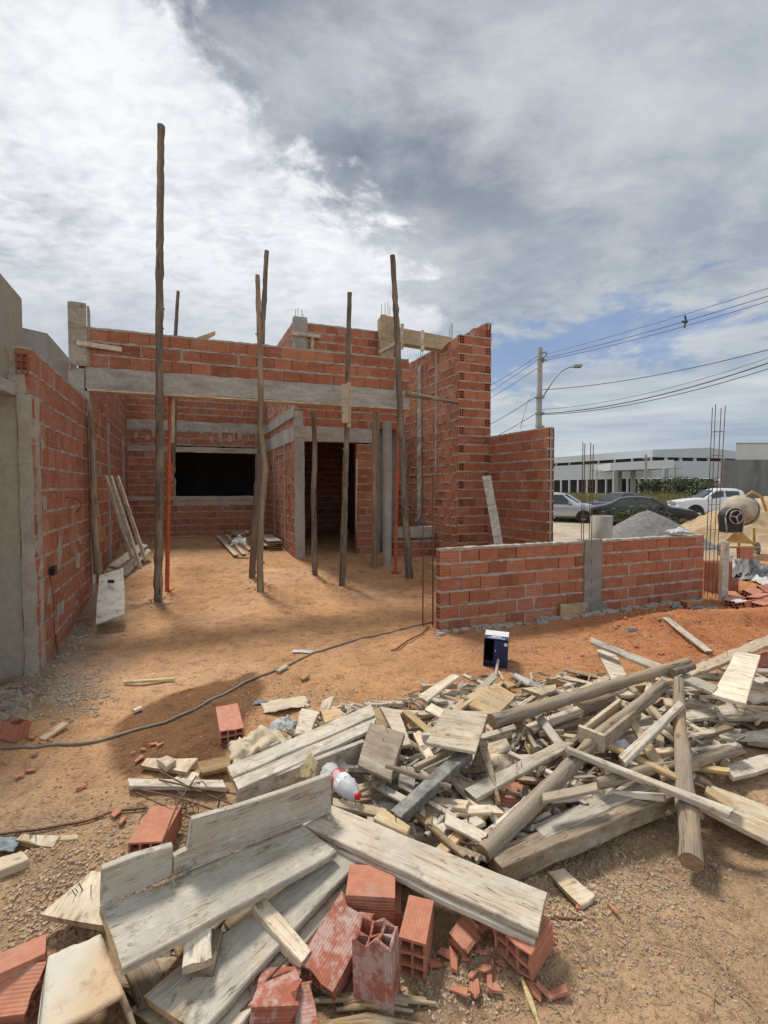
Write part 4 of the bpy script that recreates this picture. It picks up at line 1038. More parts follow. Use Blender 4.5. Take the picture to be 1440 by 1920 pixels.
    mb.add(vs2, fs2, 0, .5, True); o = mb.build('side_face', 'sack_stained', sk); md = o.modifiers.new('thick', 'SOLIDIFY'); md.thickness = .010
    # long boxed beam form at the left of the heap
    L2 = thing('beam_form', 'long boxed form of two grey boards lying across the left of the heap', 'formwork', G(560, 1420, .1))
    Q('upper_board', None, [(426, 1436, .28), (695, 1320, .26), (703, 1341, .26), (436, 1457, .27)], .022, 'wood_cement', parent=L2, j=.003)
    Q('upper_board', None, [(437, 1460, .268), (704, 1344, .258), (698, 1368, .25), (447, 1480, .26)], .022, 'wood_grey', parent=L2, j=.003)
    a = G(446, 1481, .25); b = G(560, 1437, .25); mb = MB(); d = (b-a).normalized(); m = frame(a, d); mb.box((0, 0, -.14), ((b-a).length*2.3, .024, -.002), 0, .5, .003); mb.build('side_board', 'wood_grey', L2, m)
    H = [
     ('board', 'square plywood offcut lying on top near the middle of the heap', [(831, 1329, .37), (916, 1334, .36), (891, 1409, .33), (800, 1393, .34)], .02, 'wood_pale'),
     ('board', 'orange tinted board half under the square plywood offcut', [(929, 1281, .26), (968, 1303, .25), (931, 1345, .27), (880, 1321, .28)], .022, 'wood_tan'),
     ('plank', 'long thin plank overhanging the red dirt at the upper edge of the heap', [(1107, 1194, .30), (1345, 1284, .34), (1338, 1299, .335), (1106, 1203, .295)], .026, 'wood_cement'),
     ('board', 'wide board tilted under the long thin upper plank', [(1118, 1217, .18), (1152, 1221, .18), (1194, 1302, .24), (1163, 1304, .24)], .024, 'wood_pale'),
     ('board', 'broad pale board at the right crossing over the thin planks', [(1380, 1221, .32), (1426, 1228, .32), (1398, 1318, .33), (1337, 1302, .33)], .025, 'wood_pale'),
     ('plank', 'plank slanting up to the right edge behind the broad pale board', [(1284, 1254, .24), (1460, 1182, .20), (1460, 1203, .19), (1298, 1266, .24)], .03, 'wood_tan'),
     ('plank', 'long level plank running to the right edge below the broad pale board', [(1244, 1308, .14), (1460, 1326, .10), (1460, 1346, .10), (1250, 1324, .14)], .028, 'wood_pale'),
     ('board', 'wide grey board with a slanted end right of the standing log', [(1243, 1360, .13), (1391, 1366, .08), (1378, 1398, .07), (1250, 1382, .13)], .024, 'wood_grey'),
     ('board', 'large pale board running off the lower right edge', [(1338, 1474, .12), (1470, 1522, .06), (1470, 1592, .05), (1311, 1511, .12)], .028, 'wood_pale'),
     ('board', 'board at the right edge with its left end broken off', [(1355, 1436, .09), (1465, 1404, .05), (1465, 1437, .05), (1378, 1459, .08)], .025, 'wood_pale'),
     ('board', 'small board piece lying above the broken ended one at the right edge', [(1398, 1372, .07), (1460, 1362, .06), (1460, 1398, .05), (1402, 1392, .06)], .024, 'wood_grey'),
     ('plank', 'long grey plank laid diagonally between the two thick logs', [(1062, 1397, .34), (1376, 1515, .20), (1368, 1527, .20), (1064, 1403, .34)], .030, 'wood_grey'),
     ('batten', 'tan batten end lying on the long diagonal plank', [(1326, 1472, .17), (1376, 1500, .15), (1373, 1520, .15), (1322, 1482, .17)], .028, 'wood_tan'),
     ('plank', 'plank leaning up towards the standing log from the small box form', [(1159, 1417, .28), (1272, 1313, .40), (1282, 1320, .40), (1172, 1430, .28)], .028, 'wood_grey'),
     ('stake', 'pointed stake crossing under the leaning plank', [(1155, 1305, .34), (1166, 1312, .34), (1264, 1455, .21), (1240, 1459, .21)], .026, 'wood_tan'),
     ('steel_beam', 'dark paint splashed steel channel under the square plywood offcut', [(732, 1518, .22), (858, 1404, .29), (886, 1409, .29), (752, 1533, .22)], .05, 'steel_dark'),
     ('board', 'broken stained board with ragged end near the middle left', [(697, 1352, .27), (757, 1374, .28), (733, 1461, .25), (671, 1434, .25)], .024, 'wood_brown2'),
     ('board', 'large long board in the middle with a squared left end', [(871, 1478, .19), (1048, 1388, .27), (1080, 1394, .27), (893, 1499, .18)], .026, 'wood_grey'),
     ('stake', 'pointed brown stake hanging down from the square offcut', [(896, 1384, .30), (908, 1382, .30), (941, 1503, .17), (933, 1503, .17)], .03, 'wood_brown'),
     ('block', 'small flat block with two nails in the lower middle', [(849, 1539, .17), (893, 1529, .17), (911, 1542, .16), (878, 1557, .16)], .025, 'wood_pale'),
     ('batten', 'tan batten with a row of nail holes below the diagonal plank', [(1018, 1486, .26), (1119, 1465, .27), (1121, 1482, .26), (1019, 1502, .25)], .02, 'wood_tan'),
     ('board', 'short board lying alone on the ground below the heap', [(1027, 1633, .035), (1056, 1626, .035), (1119, 1681, .03), (1089, 1700, .03)], .02, 'wood_pale'),
     ('board', 'tall pale offcut at the upper left end of the heap', [(567, 1327, .18), (598, 1334, .18), (584, 1374, .19), (553, 1376, .19)], .022, 'wood_pale'),
     ('board', 'pale offcut next to the tall one at the upper left', [(602, 1331, .15), (638, 1328, .15), (641, 1346, .16), (608, 1355, .16)], .022, 'wood_tan'),
     ('board', 'grey board flat on the dirt at the far left of the heap', [(263, 1434, .05), (275, 1421, .05), (372, 1421, .06), (350, 1447, .06)], .02, 'wood_grey'),
     ('board', 'brown board next to the cream sack at the left of the heap', [(371, 1427, .08), (430, 1415, .10), (431, 1437, .10), (379, 1449, .08)], .024, 'wood_brown'),
     ('plank', 'narrow plank level on the dirt beside the rusty wire', [(240, 1459, .05), (418, 1462, .08), (424, 1476, .08), (242, 1473, .05)], .024, 'wood_grey'),
     ('block', 'small tan block on the grey board at the far left', [(294, 1423, .09), (312, 1416, .09), (331, 1425, .09), (312, 1438, .09)], .03, 'wood_tan'),
     ('board', 'wide offcut under the rusty wire', [(310, 1465, .03), (345, 1445, .03), (375, 1450, .03), (342, 1490, .03)], .02, 'wood_pale'),
     ('board', 'grey plank piece lying alone at the left edge', [(26, 1576, .03), (40, 1562, .03), (115, 1566, .03), (100, 1589, .03)], .025, 'wood_grey'),
     ('batten', 'thin batten touching the grey plank piece at the left edge', [(100, 1567, .02), (145, 1563, .02), (145, 1573, .02), (110, 1575, .02)], .018, 'wood_tan'),
     ('block', 'tan squared block cut by the left edge of the view', [(-30, 1615, .05), (42, 1595, .05), (54, 1612, .05), (-30, 1644, .05)], .04, 'wood_tan'),
     ('board', 'brown board beside the bottle in the near middle', [(624, 1494, .20), (726, 1516, .20), (716, 1531, .19), (624, 1511, .19)], .02, 'wood_tan'),
     ('board', 'small tan board end next to the steel channel', [(716, 1512, .23), (770, 1548, .22), (762, 1562, .22), (700, 1534, .22)], .025, 'wood_tan'),
     ('board', 'yellow edged triangular offcut standing beside the long boxed form', [(549, 1457, .20), (581, 1411, .30), (594, 1432, .27), (590, 1456, .22)], .018, 'wood_yellow'),
     ('board', 'wide brown board low in the heap left of the thick log', [(770, 1530, .12), (862, 1545, .13), (855, 1575, .12), (768, 1562, .12)], .03, 'wood_brown'),
     ('board', 'grey rectangular offcut upright in the middle left gap', [(750, 1434, .22), (780, 1438, .22), (778, 1476, .19), (748, 1474, .19)], .025, 'wood_grey'),
     ('plank', 'tan plank lying under the thick slanting log', [(812, 1592, .12), (900, 1515, .16), (915, 1522, .16), (838, 1600, .12)], .035, 'wood_tan'),
     ('plank', 'wide pale plank just beneath the thick slanting log', [(846, 1605, .10), (1035, 1452, .20), (1062, 1462, .19), (885, 1625, .09)], .026, 'wood_pale'),
     ('board', 'slanting board at the top centre edge of the heap', [(784, 1303, .13), (848, 1263, .16), (862, 1268, .16), (800, 1315, .13)], .024, 'wood_pale'),
     ('board', 'pale board from the top of the heap running to the first log', [(1062, 1300, .20), (1142, 1262, .17), (1148, 1270, .17), (1078, 1312, .2)], .024, 'wood_tan'),
     ('plank', 'grey plank crossing below the first log', [(985, 1358, .22), (1080, 1323, .24), (1095, 1334, .23), (1000, 1370, .22)], .024, 'wood_grey'),
     ('plank', 'dark brown plank deep under the first log', [(985, 1369, .18), (1130, 1336, .2), (1138, 1348, .19), (985, 1382, .17)], .03, 'wood_brown'),
     ('board', 'small pale board beside the top of the first log', [(978, 1290, .2), (1042, 1283, .2), (1042, 1293, .2), (1015, 1303, .2)], .024, 'wood_pale'),
     ('plank', 'plank along the left rim of the heap next to the boxed form', [(712, 1322, .2), (745, 1330, .2), (770, 1395, .18), (752, 1398, .18)], .024, 'wood_pale'),
    ]
    for (nm, lb, q, T, mt_) in H:
        cat = {'steel_beam': 'steel channel'}.get(nm, nm)
        Q(nm, lb, q, T, mt_, cat=cat, nail=3 if 'nails' in lb else (2 if len(lb) % 3 == 0 and nm in ('board', 'plank') else 0))
    # squared beam at the lower edge of the heap
    line_board('timber_beam', 'heavy squared brown beam along the lower edge of the heap', (928, 1610, .13), (1252, 1478, .16), .10, .085, 'wood_brown')
    line_board('plank', 'grey plank lying behind the heavy squared beam', (1010, 1560, .14), (1235, 1455, .17), .09, .03, 'wood_grey')
    # small box form on the heap
    bx = thing('channel_form', 'small U shaped wooden channel with a square end on top of the heap', 'formwork', G(1130, 1390, .3))
    a = G(1110, 1398, .27); b = G(1180, 1340, .28); d = (b-a).normalized(); m = frame(a, d); l = (b-a).length
    mb = MB(); mb.box((0, -.045, 0), (l, .045, .018), 0, .5, .002); mb.build('bottom_board', 'wood_brown', bx, m)
    mb = MB(); mb.box((0, .047, 0), (l, .067, .075), 0, .5, .002); mb.build('side_board', 'wood_tan', bx, m)
    mb = MB(); mb.box((0, -.067, 0), (l, -.047, .075), 0, .5, .002); mb.build('side_board', 'wood_brown', bx, m)
    mb = MB(); mb.box((-.022, -.067, 0), (-.002, .067, .09), 0, .5, .002); mb.build('end_board', 'wood_tan', bx, m)
    # logs
    def log(lb, a, b, wa, wb, mt_, seed, **k):
        A_, B_ = G(*a), G(*b); r0 = wa/2/880*A_.y*.92; r1 = wb/2/880*B_.y*.92
        return rpole('log', lb, A_, B_, r0, r1, mt_, seed=seed, n=16, cat='log', **k)
    log('long log crossing the top of the heap from the square offcut to the far peak', (922, 1352, .31), (1290, 1243, .36), 27, 20, 'log_bark', 21, wob=.012)
    log('thick grey slanting log whose split end reaches the ground at lower middle', (905, 1600, .13), (1244, 1282, .40), 38, 22, 'log_bark', 22, wob=.02)
    log('thick log pointing straight at us at the right, sawn end showing', (1296, 1616, .085), (1273, 1276, .42), 46, 19, 'log_bark', 23, wob=.012)
    log('bent bare log lying low under the diagonal plank to the right', (1118, 1470, .22), (1384, 1404, .14), 24, 24, 'log_bark', 24, wob=.03)
    log('short thick log partly hidden under the first long log', (1085, 1328, .22), (1175, 1300, .2), 30, 26, 'log_bark', 25, wob=.01)
    log('crooked thin branch at the peak of the heap', (1262, 1262, .36), (1300, 1248, .36), 14, 12, 'pole_bark', 26, wob=.02)
    mb = MB(); c = G(690, 1902, .02)
    for k in range(7):
        y = c.y+random.Random(k).uniform(-.05, .05); x0 = G(570, 1902, .02).x+.02*k; mb.tube([(x0, y, .02), (c.x, y+.006, .03), (G(820-k*9, 1900, .02).x, y-.004, .02)], [.006, .012, .005], 6, jit=.2)
    tag(mb.build('split_log', 'wood_brown'), 'bundle of split bark strips along the bottom edge of the view', 'bark')
    mb = MB(); a = G(978, 1832, .02); b = G(1012, 1925, .015); mb.tube([a, a.lerp(b, .5), b], [.004, .012, .005], 5, jit=.2); tag(mb.build('wood_splinter', 'wood_yellow'), 'bright yellow splinter on the dirt near the bottom edge', 'splinter')
    mb = MB(); a = G(1020, 1722, .02); b = G(1098, 1724, .02); mb.tube([a, b], .006, 7); tag(mb.build('steel_rod', 'rebar'), 'short rod on the ground right of the cracked pale board', 'rod')
    # filler
    rng = random.Random(1234)
    reg = [(470, 1440), (560, 1345), (690, 1318), (790, 1300), (870, 1272), (1000, 1280), (1130, 1268), (1290, 1262), (1440, 1240), (1440, 1330), (1390, 1350), (1370, 1400), (1240, 1470), (1080, 1530), (900, 1590), (790, 1590), (740, 1540), (640, 1500), (560, 1470)]
    n = 0; names = [('pale', 'wood_pale'), ('grey', 'wood_grey'), ('brown', 'wood_brown'), ('tan', 'wood_tan'), ('cement grey', 'wood_cement'), ('pale', 'wood_pale')]
    LM = [(858, 1368, 'the square plywood offcut'), (1080, 1310, 'the first long log'), (1000, 1520, 'the thick slanting log'), (1284, 1440, 'the log pointing at us'), (1140, 1378, 'the small channel form'), (645, 1465, 'the plastic bottle'), (560, 1410, 'the long boxed form'), (715, 1400, 'the ragged stained board'), (808, 1465, 'the dark steel channel'), (1100, 1550, 'the heavy squared beam'), (1380, 1260, 'the broad pale board'), (1180, 1440, 'the long diagonal plank'), (1220, 1240, 'the upper thin plank'), (925, 1300, 'the orange tinted board'), (930, 1450, 'the pointed brown stake'), (500, 1350, 'the cream sack'), (1320, 1380, 'the slanted end board'), (780, 1545, 'the small tan board end'), (1215, 1370, 'the leaning plank')]
    while n < 252:
        px, py = rng.uniform(460, 1440), rng.uniform(1240, 1600)
        if not in_poly(px, py, reg): continue
        e = min(abs(px-x)*.5+abs(py-y) for x, y in reg)
        hm = .06+.20*min(1, e/80)
        z = rng.uniform(.015, hm); z *= 1; c = G(px, py, z); a = rng.choice((rng.gauss(.45, .5), rng.gauss(2.5, .5), rng.uniform(0, 3.14)))
        l = rng.uniform(.14, .42) if px < 850 else rng.uniform(.16, .7); wd = rng.choice((.025, .03, .04, .05, .05, .07, .09, .13)); T = .022 if wd > .05 else rng.choice((.018, .022, .03, .045))
        if wd*l > .028: c = G(px, py, max(.03, z*.55))
        if py > 1470: l = min(l, .32)
        if px+math.cos(a)*l*300 > 1560: l *= .6
        d = Vector((math.cos(a), math.sin(a), rng.uniform(-.22, .22)))*l/2; lo = min(c.z-abs(d.z), 1); 
        if lo < .012+T: c.z += .012+T-lo
        lmk = min(LM, key=lambda q: abs(q[0]-px)+abs(q[1]-py)*1.3); dr = ('left of' if px < lmk[0] else 'right of') if abs(px-lmk[0]) > abs(py-lmk[1])*1.6 else ('beyond' if py < lmk[1] else 'this side of')
        nm, mt_ = rng.choice(names); part = 'left part' if px < 800 else ('middle' if px < 1120 else 'right part')
        size = 'short' if l < .3 else ('medium' if l < .5 else 'long'); wn = 'narrow' if wd < .07 else 'wide'
        line_board('offcut', f'{size} {wn} {nm} offcut {dr} {lmk[2]}', c-d, c+d, wd, T, mt_, roll=rng.gauss(0, 20), world=True, cat='offcut', group='offcuts jumbled in the scrap timber heap', seg=max(2, int(l/.15)), rng=rng, rag=rng.choice((0, 0, .006, .014)), nail=2 if rng.random() < .15 else 0)
        n += 1
    # right edge fillers on the ground
    for (px, py) in ((1420, 1255), (1405, 1290), (1430, 1300), (1360, 1270), (1415, 1340), (1330, 1335), (1300, 1290), (1436, 1275)):
        c = G(px, py, rng.uniform(.08, .16)); a = rng.uniform(-.5, .6); l = rng.uniform(.4, .7); d = Vector((math.cos(a), math.sin(a), 0))*l/2
        line_board('offcut', f"long pale offcut at the right edge of the heap, {'behind' if py < 1272 else ('under' if py < 1310 else 'below')} the broad pale board", c-d, c+d, rng.uniform(.07, .14), .026, rng.choice(('wood_pale', 'wood_grey')), roll=rng.gauss(0, 6), world=True, cat='offcut', group='long pale offcuts at the right edge of the heap', rng=rng)
    # brown scraps added to darken the shaded gap under the left group
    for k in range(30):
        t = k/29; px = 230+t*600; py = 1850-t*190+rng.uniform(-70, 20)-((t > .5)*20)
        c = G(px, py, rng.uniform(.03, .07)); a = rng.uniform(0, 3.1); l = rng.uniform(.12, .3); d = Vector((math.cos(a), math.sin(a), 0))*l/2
        line_board('offcut', f"brown offcut added to darken the gap under the front boards, {('below the stubby blocks', 'near the hardened sack', 'below the short thick batten', 'beside the wedged block')[(px > 300)+(px > 430)+(px > 560)] if px >= 0 else ''}", c-d, c+d, rng.uniform(.05, .1), .024, 'wood_brown', roll=rng.gauss(0, 10), world=True, cat='offcut', group='offcuts added to darken the gap under the front boards', rng=rng)
def stained():
    t, b, o = pm('sack_stained', .9, spec=.2)
    n = noi(t, o, 7, 7, .65); n2 = noi(t, o, 60, 4, .6); x = nd(t, 'ShaderNodeSeparateXYZ', {0: o}).outputs[0]
    f = ramp(t, mth(t, 'ADD', mth(t, 'MULTIPLY', mth(t, 'ADD', x, 1.0), 1.0), mth(t, 'MULTIPLY', n, .25)), [(.15, 0), (.28, 1)])
    c = mix(t, ramp(t, n, [(.3, 0), (.7, 1)]), (.50, .335, .20), (.60, .46, .31)); c = mix(t, mth(t, 'SUBTRACT', 1.0, f), c, (.54, .51, .43))
    c = mix(t, ramp(t, noi(t, o, 13, 7, .7), [(.56, 0), (.68, .75)]), c, (.36, .22, .13)); col(t, b, c); bump(t, b, mth(t, 'ADD', n, n2), .5, .006)
stained()
wood_mat('wood_brown2', (.30, .24, .175), (.42, .355, .27), (.24, .175, .11), .7)
heap()

# ================= loose blocks and shards
def loose(label, a, b, W=.14, H=.09, roll=0, mat='brick_fresh', L=None, br=(0, 0), drop=None, world=False, nyz=None, group=None, name='hollow_block'):
    """a, b: ends of the centre line of the upper face"""
    A_ = Vector(a) if world else G(*a); B_ = Vector(b) if world else G(*b); d = B_-A_; l = L or d.length
    m = frame(A_, d, Vector((0, 0, 1)) if abs(d.normalized().z) < .9 else Vector((.3, 1, 0))) @ Matrix.Rotation(R(roll), 4, 'X') @ Matrix.Translation((0, 0, -H/2))
    mb = MB(); ny, nz = nyz or ((3, 2) if W > H else (2, 3))
    hollow(mb, l, W, H, ny, nz, t=.0085, nx=8, broken=br, ti=random.Random(label).uniform(.35, .75), rng=random.Random(label), drop=drop)
    o = mb.build(name, mat, None, m)
    return tag(o, label, 'brick', group)
def shard(label, px, py, s, rot, mat='brick_fresh', z=.012, tilt=8, group=None):
    rng = random.Random(px*31+py); c = G(px, py, z); c.z = gz(c.x, c.y)+z
    n = rng.choice((4, 4, 5)); mb = MB(); ov = []
    for k in range(n):
        a = 2*math.pi*(k+.5)/n+rng.uniform(-.25, .25); ov.append((math.cos(a)*s*rng.uniform(.55, 1.3), math.sin(a)*s*.5*rng.uniform(.45, 1.2)))
    vs = [(x, y, 0) for x, y in ov]+[(x*.93+rng.uniform(-.003, .003), y*.93+rng.uniform(-.002, .002), rng.uniform(.005, .009)) for x, y in ov]
    fs = [tuple(range(n))[::-1], tuple(range(n, 2*n))]+[(i, (i+1) % n, n+(i+1) % n, n+i) for i in range(n)]
    mb.add(vs, fs, 0, rng.uniform(.3, .8))
    m = Matrix.Translation(c) @ Matrix.Rotation(R(rot), 4, 'Z') @ Matrix.Rotation(R(rng.uniform(-tilt, tilt)), 4, 'X') @ Matrix.Rotation(R(rng.uniform(-tilt, tilt)), 4, 'Y')
    return tag(mb.build('brick_shard', mat, None, m), label, 'brick shard', group)
def blocks():
    loose('pale salmon block lying alone in the damp patch, three by two holes facing us', (425, 1322, .135), (435, 1368, .11), .145, .095, mat='brick_salmon', br=(0, .012))
    loose('orange block beside the rusty wire at the left of the heap', (312, 1511, .12), (272, 1579, .12), .145, .10, mat='brick_fresh')
    g = G(36, 1382, 0); loose('broken block standing on the grit near the plastered pier', g, g+Vector((.015, .03, .12)), .14, .09, br=(0, .03), world=True)
    loose('whole block wedged under the cracked pale board at its left', (652, 1648, .17), (741, 1653, .165), .14, .10)
    loose('block lying right behind the wedged one with only its end in view', (668, 1678, .09), (752, 1682, .09), .14, .085)
    loose('large ridged block half smeared with white paint below the L shaped form', (672, 1688, .15), (588, 1836, .085), .145, .09, roll=-6, mat='brick_spattered', br=(.03, .01))
    g = G(716, 1852, 0); loose('broken block standing on its end, white flecks on its side', g+Vector((0, 0, -.01)), g+Vector((-.008, .035, .205)), .13, .09, br=(0, .035), mat='brick_spattered', world=True, drop=None)
    loose('dusty block with its square holed end towards us, under the cracked board', (790, 1683, .15), (772, 1766, .145), .092, .14, mat='brick_fresh', br=(0, .008))
    loose('smashed open block lying at a slant under the cracked board', (858, 1712, .115), (905, 1762, .085), .135, .085, roll=18, br=(.03, .035), drop=lambda j, k, a, b: k >= b-1 and j > 1)
    loose('block carrying the near end of the cracked board, holes facing us', (1000, 1702, .14), (957, 1764, .125), .145, .10, br=(0, .018))
    loose('whitewashed broken block near the bottom edge under the grey boards', (474, 1850, .10), (572, 1846, .10), .14, .09, roll=-10, mat='brick_spattered', br=(.02, .05))
    loose('smeared block lump next to the whitewashed one at the bottom edge', (500, 1905, .07), (590, 1890, .06), .14, .09, roll=12, mat='brick_spattered', br=(.02, .05))
    loose('long smooth half block at the lower left corner', (86, 1768, .12), (-60, 1832, .12), .09, .12, mat='brick_fresh', roll=4)
    loose('ridged block fragment beside the hardened sack', (-30, 1862, .08), (66, 1850, .085), .12, .085, roll=25, br=(.02, .02))
    loose('small block deep under the long middle board', (925, 1502, .10), (990, 1478, .10), .14, .09)
    loose('loose block on the ground beside the grey post at right', (1368, 1108, .12), (1386, 1122, .10), .14, .09, mat='brick_fresh')
    loose('block with its holed end showing at the foot of the grey post', (1372, 1118, .10), (1369, 1126, .10), .14, .09)
    for i, (a, b, lb) in enumerate((((1385, 1130), (1412, 1124), 'nearest of the fallen blocks right of the grey post'), ((1408, 1120), (1436, 1112), 'second fallen block right of the grey post'), ((1420, 1132), (1450, 1122), 'fallen block cut by the right edge, lying low'), ((1402, 1110), (1424, 1104), 'fallen block leaning on the others near the tarps'), ((1428, 1104), (1455, 1100), 'farthest fallen block at the right edge'))):
        loose(lb, (a[0], a[1], .12), (b[0], b[1], .11), .14, .09, roll=i*14-20)
    loose('block left in the dirt at the right foot of the low wall', (1282, 1128, .1), (1293, 1126, .1), .10, .10)
    loose('red block lying at the right edge behind the pale boards', (1405, 1234, .10), (1450, 1226, .10), .12, .09)
    rng = random.Random(50); base = P(1326, 1100, 7.45)
    for lay in range(2):
        for i in range(5):
            for j in range(2):
                if lay == 1 and i == 4 and j == 0: continue
                x = base.x+i*.094; y = 7.45+j*.15+rng.uniform(-.01, .01); z = .0+lay*.243-.02
                lb = f"{('leftmost', 'second', 'middle', 'fourth', 'rightmost')[i]} upright block in the {('bottom', 'top')[lay]} layer, {('front', 'back')[j]} row of the neat block stack"
                loose(lb, (x, y, z), (x+rng.uniform(-.004, .004), y, z+.24), .14, .09, world=True, mat='brick', nyz=(3, 2), group='hollow blocks stacked upright by the low wall')
    loose('flat orange block propped up in front of the cement mixer', P(1384, 1026, 8.35), P(1408, 1027, 8.35), .09, .20, world=True, roll=-8)
    loose('dirty block in the shade below the stubby blocks', (330, 1800, .08), (392, 1840, .07), .14, .09, mat='brick_spattered', roll=8)  # this block and the next are added to darken the shaded gap
    loose('dirty block in the shade behind the short thick batten', (430, 1770, .09), (500, 1800, .08), .14, .09, roll=-8, mat='brick_fresh')
    # shards
    pos = [(896, 1795), (868, 1803), (908, 1822), (940, 1812), (884, 1834), (892, 1850), (918, 1836), (1008, 1760), (1022, 1778), (1020, 1862), (1046, 1866), (1000, 1858), (812, 1812), (850, 1812), (60, 1382), (80, 1392), (96, 1388), (270, 1405), (285, 1398), (250, 1412), (262, 1428), (300, 1402), (1085, 1700), (1148, 1708), (860, 1862), (836, 1790), (55, 1445), (38, 1455), (62, 1418), (218, 1530), (150, 1482), (230, 1542), (905, 1798), (928, 1848)]
    rng = random.Random(3); where = lambda px, py: 'in front of the cracked board' if px > 800 and py > 1690 else ('beside the broken block at the left edge' if px < 120 and py < 1400 else 'on the dirt at the left')
    for i, (px, py) in enumerate(pos):
        s = rng.uniform(.022, .05) if py > 1600 else rng.uniform(.018, .045)
        shard(('large ' if s > .036 else 'small ')+('left end ' if px > 800 and px < 880 and py > 1690 else ('right end ' if px > 960 and py > 1690 else ''))+'red block shard '+where(px, py), px, py, s, rng.uniform(0, 180), group='brick shards '+where(px, py))
    for _ in range(46):
        px, py = rng.uniform(1090, 1440), rng.uniform(1145, 1235)
        shard('small red brick shard scattered over the berm', int(px), int(py), rng.uniform(.012, .04), rng.uniform(0, 180), group='brick shards on the berm')
    for _ in range(30):
        px, py = rng.uniform(820, 1000), rng.uniform(1252, 1290)
        shard('small red brick shard along the far edge of the heap', int(px), int(py), rng.uniform(.010, .028), rng.uniform(0, 180), group='brick shards behind the heap')
blocks()

# ================= gravel, chips and other uncountable bits
def scatter(name, label, spots, mats, seed):
    """spots: (px0, py0, px1, py1, count, smin, smax)"""
    rng = random.Random(seed); mb = MB()
    for (x0, y0, x1, y1, cnt, s0, s1) in spots:
        for _ in range(cnt):
            px, py = rng.gauss((x0+x1)/2, abs(x1-x0)/3.6), rng.gauss((y0+y1)/2, abs(y1-y0)/3.6)
            if py < 980: continue
            g = G(px, py); s = s0+(s1-s0)*rng.random()**2.2; z = gz(g.x, g.y)
            r = Matrix.Rotation(rng.uniform(0, 6.3), 3, 'Z'); a, b, c = s*rng.uniform(.7, 1.5), s*rng.uniform(.5, 1), s*rng.uniform(.3, .7)
            vs = [Vector((-a, -b*.7, -c)), Vector((a*.8, -b, -c)), Vector((a, b*.8, -c)), Vector((-a*.7, b, -c)), Vector((-a*.7, -b*.5, c*rng.uniform(.6, 1))), Vector((a*.5, -b*.6, c)), Vector((a*.6, b*.5, c*rng.uniform(.5, 1))), Vector((-a*.5, b*.6, c))]
            mb.add([r @ v+Vector((g.x, g.y, z+c*.35)) for v in vs], [(3, 2, 1, 0), (4, 5, 6, 7), (0, 1, 5, 4), (1, 2, 6, 5), (2, 3, 7, 6), (3, 0, 4, 7)], rng.randrange(len(mats)), rng.random())
    o = mb.build(name, mats, fix=False); struct(o, 'stuff', label)
scatter('grit', 'grey grit and mortar crumbs at the foot of the left wall', [(60, 1250, 200, 1350, 800, .004, .020), (100, 1120, 170, 1250, 420, .004, .02), (0, 1300, 60, 1360, 300, .005, .03)], ['stone', 'mortar', 'clod2'], 1)
scatter('pebbles', 'brown pebbles and clods strewn over the near ground', [(0, 1600, 260, 1800, 2200, .003, .013), (900, 1560, 1300, 1760, 2600, .003, .011), (600, 1780, 1100, 1920, 1300, .002, .009), (1100, 1600, 1440, 1920, 1200, .002, .007), (0, 1480, 300, 1640, 700, .003, .010), (230, 1560, 420, 1700, 600, .003, .013)], ['clod', 'clod2', 'clod', 'stone'], 2)
scatter('yard_crumbs', 'small crumbs and stones spread thinly over the yard', [(200, 1180, 700, 1330, 500, .003, .010), (300, 1050, 760, 1160, 250, .004, .012), (850, 1180, 1050, 1260, 500, .003, .010), (450, 1280, 700, 1330, 400, .003, .012)]+[(a-22, b-4, a+22, b+10, 70, .006, .026) for a, b in ((296, 1138), (488, 1110), (641, 1097), (768, 1082), (591, 1062), (472, 1064))], ['clod', 'stone', 'clod2'], 3)
scatter('brick_crumbs', 'red brick crumbs spread over the berm and the near dirt', [(1100, 1140, 1440, 1240, 900, .004, .016), (1200, 1130, 1440, 1160, 250, .006, .02), (830, 1700, 1080, 1880, 260, .003, .011), (60, 1400, 240, 1540, 120, .003, .010), (980, 1180, 1120, 1260, 160, .004, .012)], ['brick_fresh', 'brick_dusty', 'clod2'], 4)
def slivers():
    rng = random.Random(71); mb = MB(); n = 0
    reg = [(470, 1440), (560, 1345), (690, 1315), (870, 1268), (1130, 1262), (1440, 1240), (1440, 1345), (1370, 1400), (1240, 1475), (1080, 1540), (900, 1600), (790, 1600), (640, 1500)]
    while n < 950:
        px, py = rng.uniform(460, 1440), rng.uniform(1240, 1600)
        if not in_poly(px, py, reg): continue
        n += 1; z = rng.uniform(.01, .13); c = G(px, py, z); a = rng.uniform(0, 3.14); l = rng.uniform(.03, .13); w_ = rng.uniform(.004, .022); t = rng.uniform(.003, .012)
        r = Matrix.Rotation(a, 3, 'Z') @ Matrix.Rotation(rng.gauss(0, .3), 3, 'Y') @ Matrix.Rotation(rng.gauss(0, .5), 3, 'X')
        vs = [r @ Vector((x*l*rng.uniform(.8, 1.1), y*w_*rng.uniform(.4, 1.1), q*t))+c for x in (-1, 1) for y in (-1, 1) for q in (-1, 1)]
        mb.add(vs, [(0, 1, 3, 2), (4, 6, 7, 5), (0, 4, 5, 1), (2, 3, 7, 6), (0, 2, 6, 4), (1, 5, 7, 3)], rng.randrange(4))
    struct(mb.build('wood_slivers', ['wood_pale', 'wood_grey', 'wood_brown', 'wood_tan']), 'stuff', 'splinters and slivers of wood filling the scrap timber heap')
slivers()
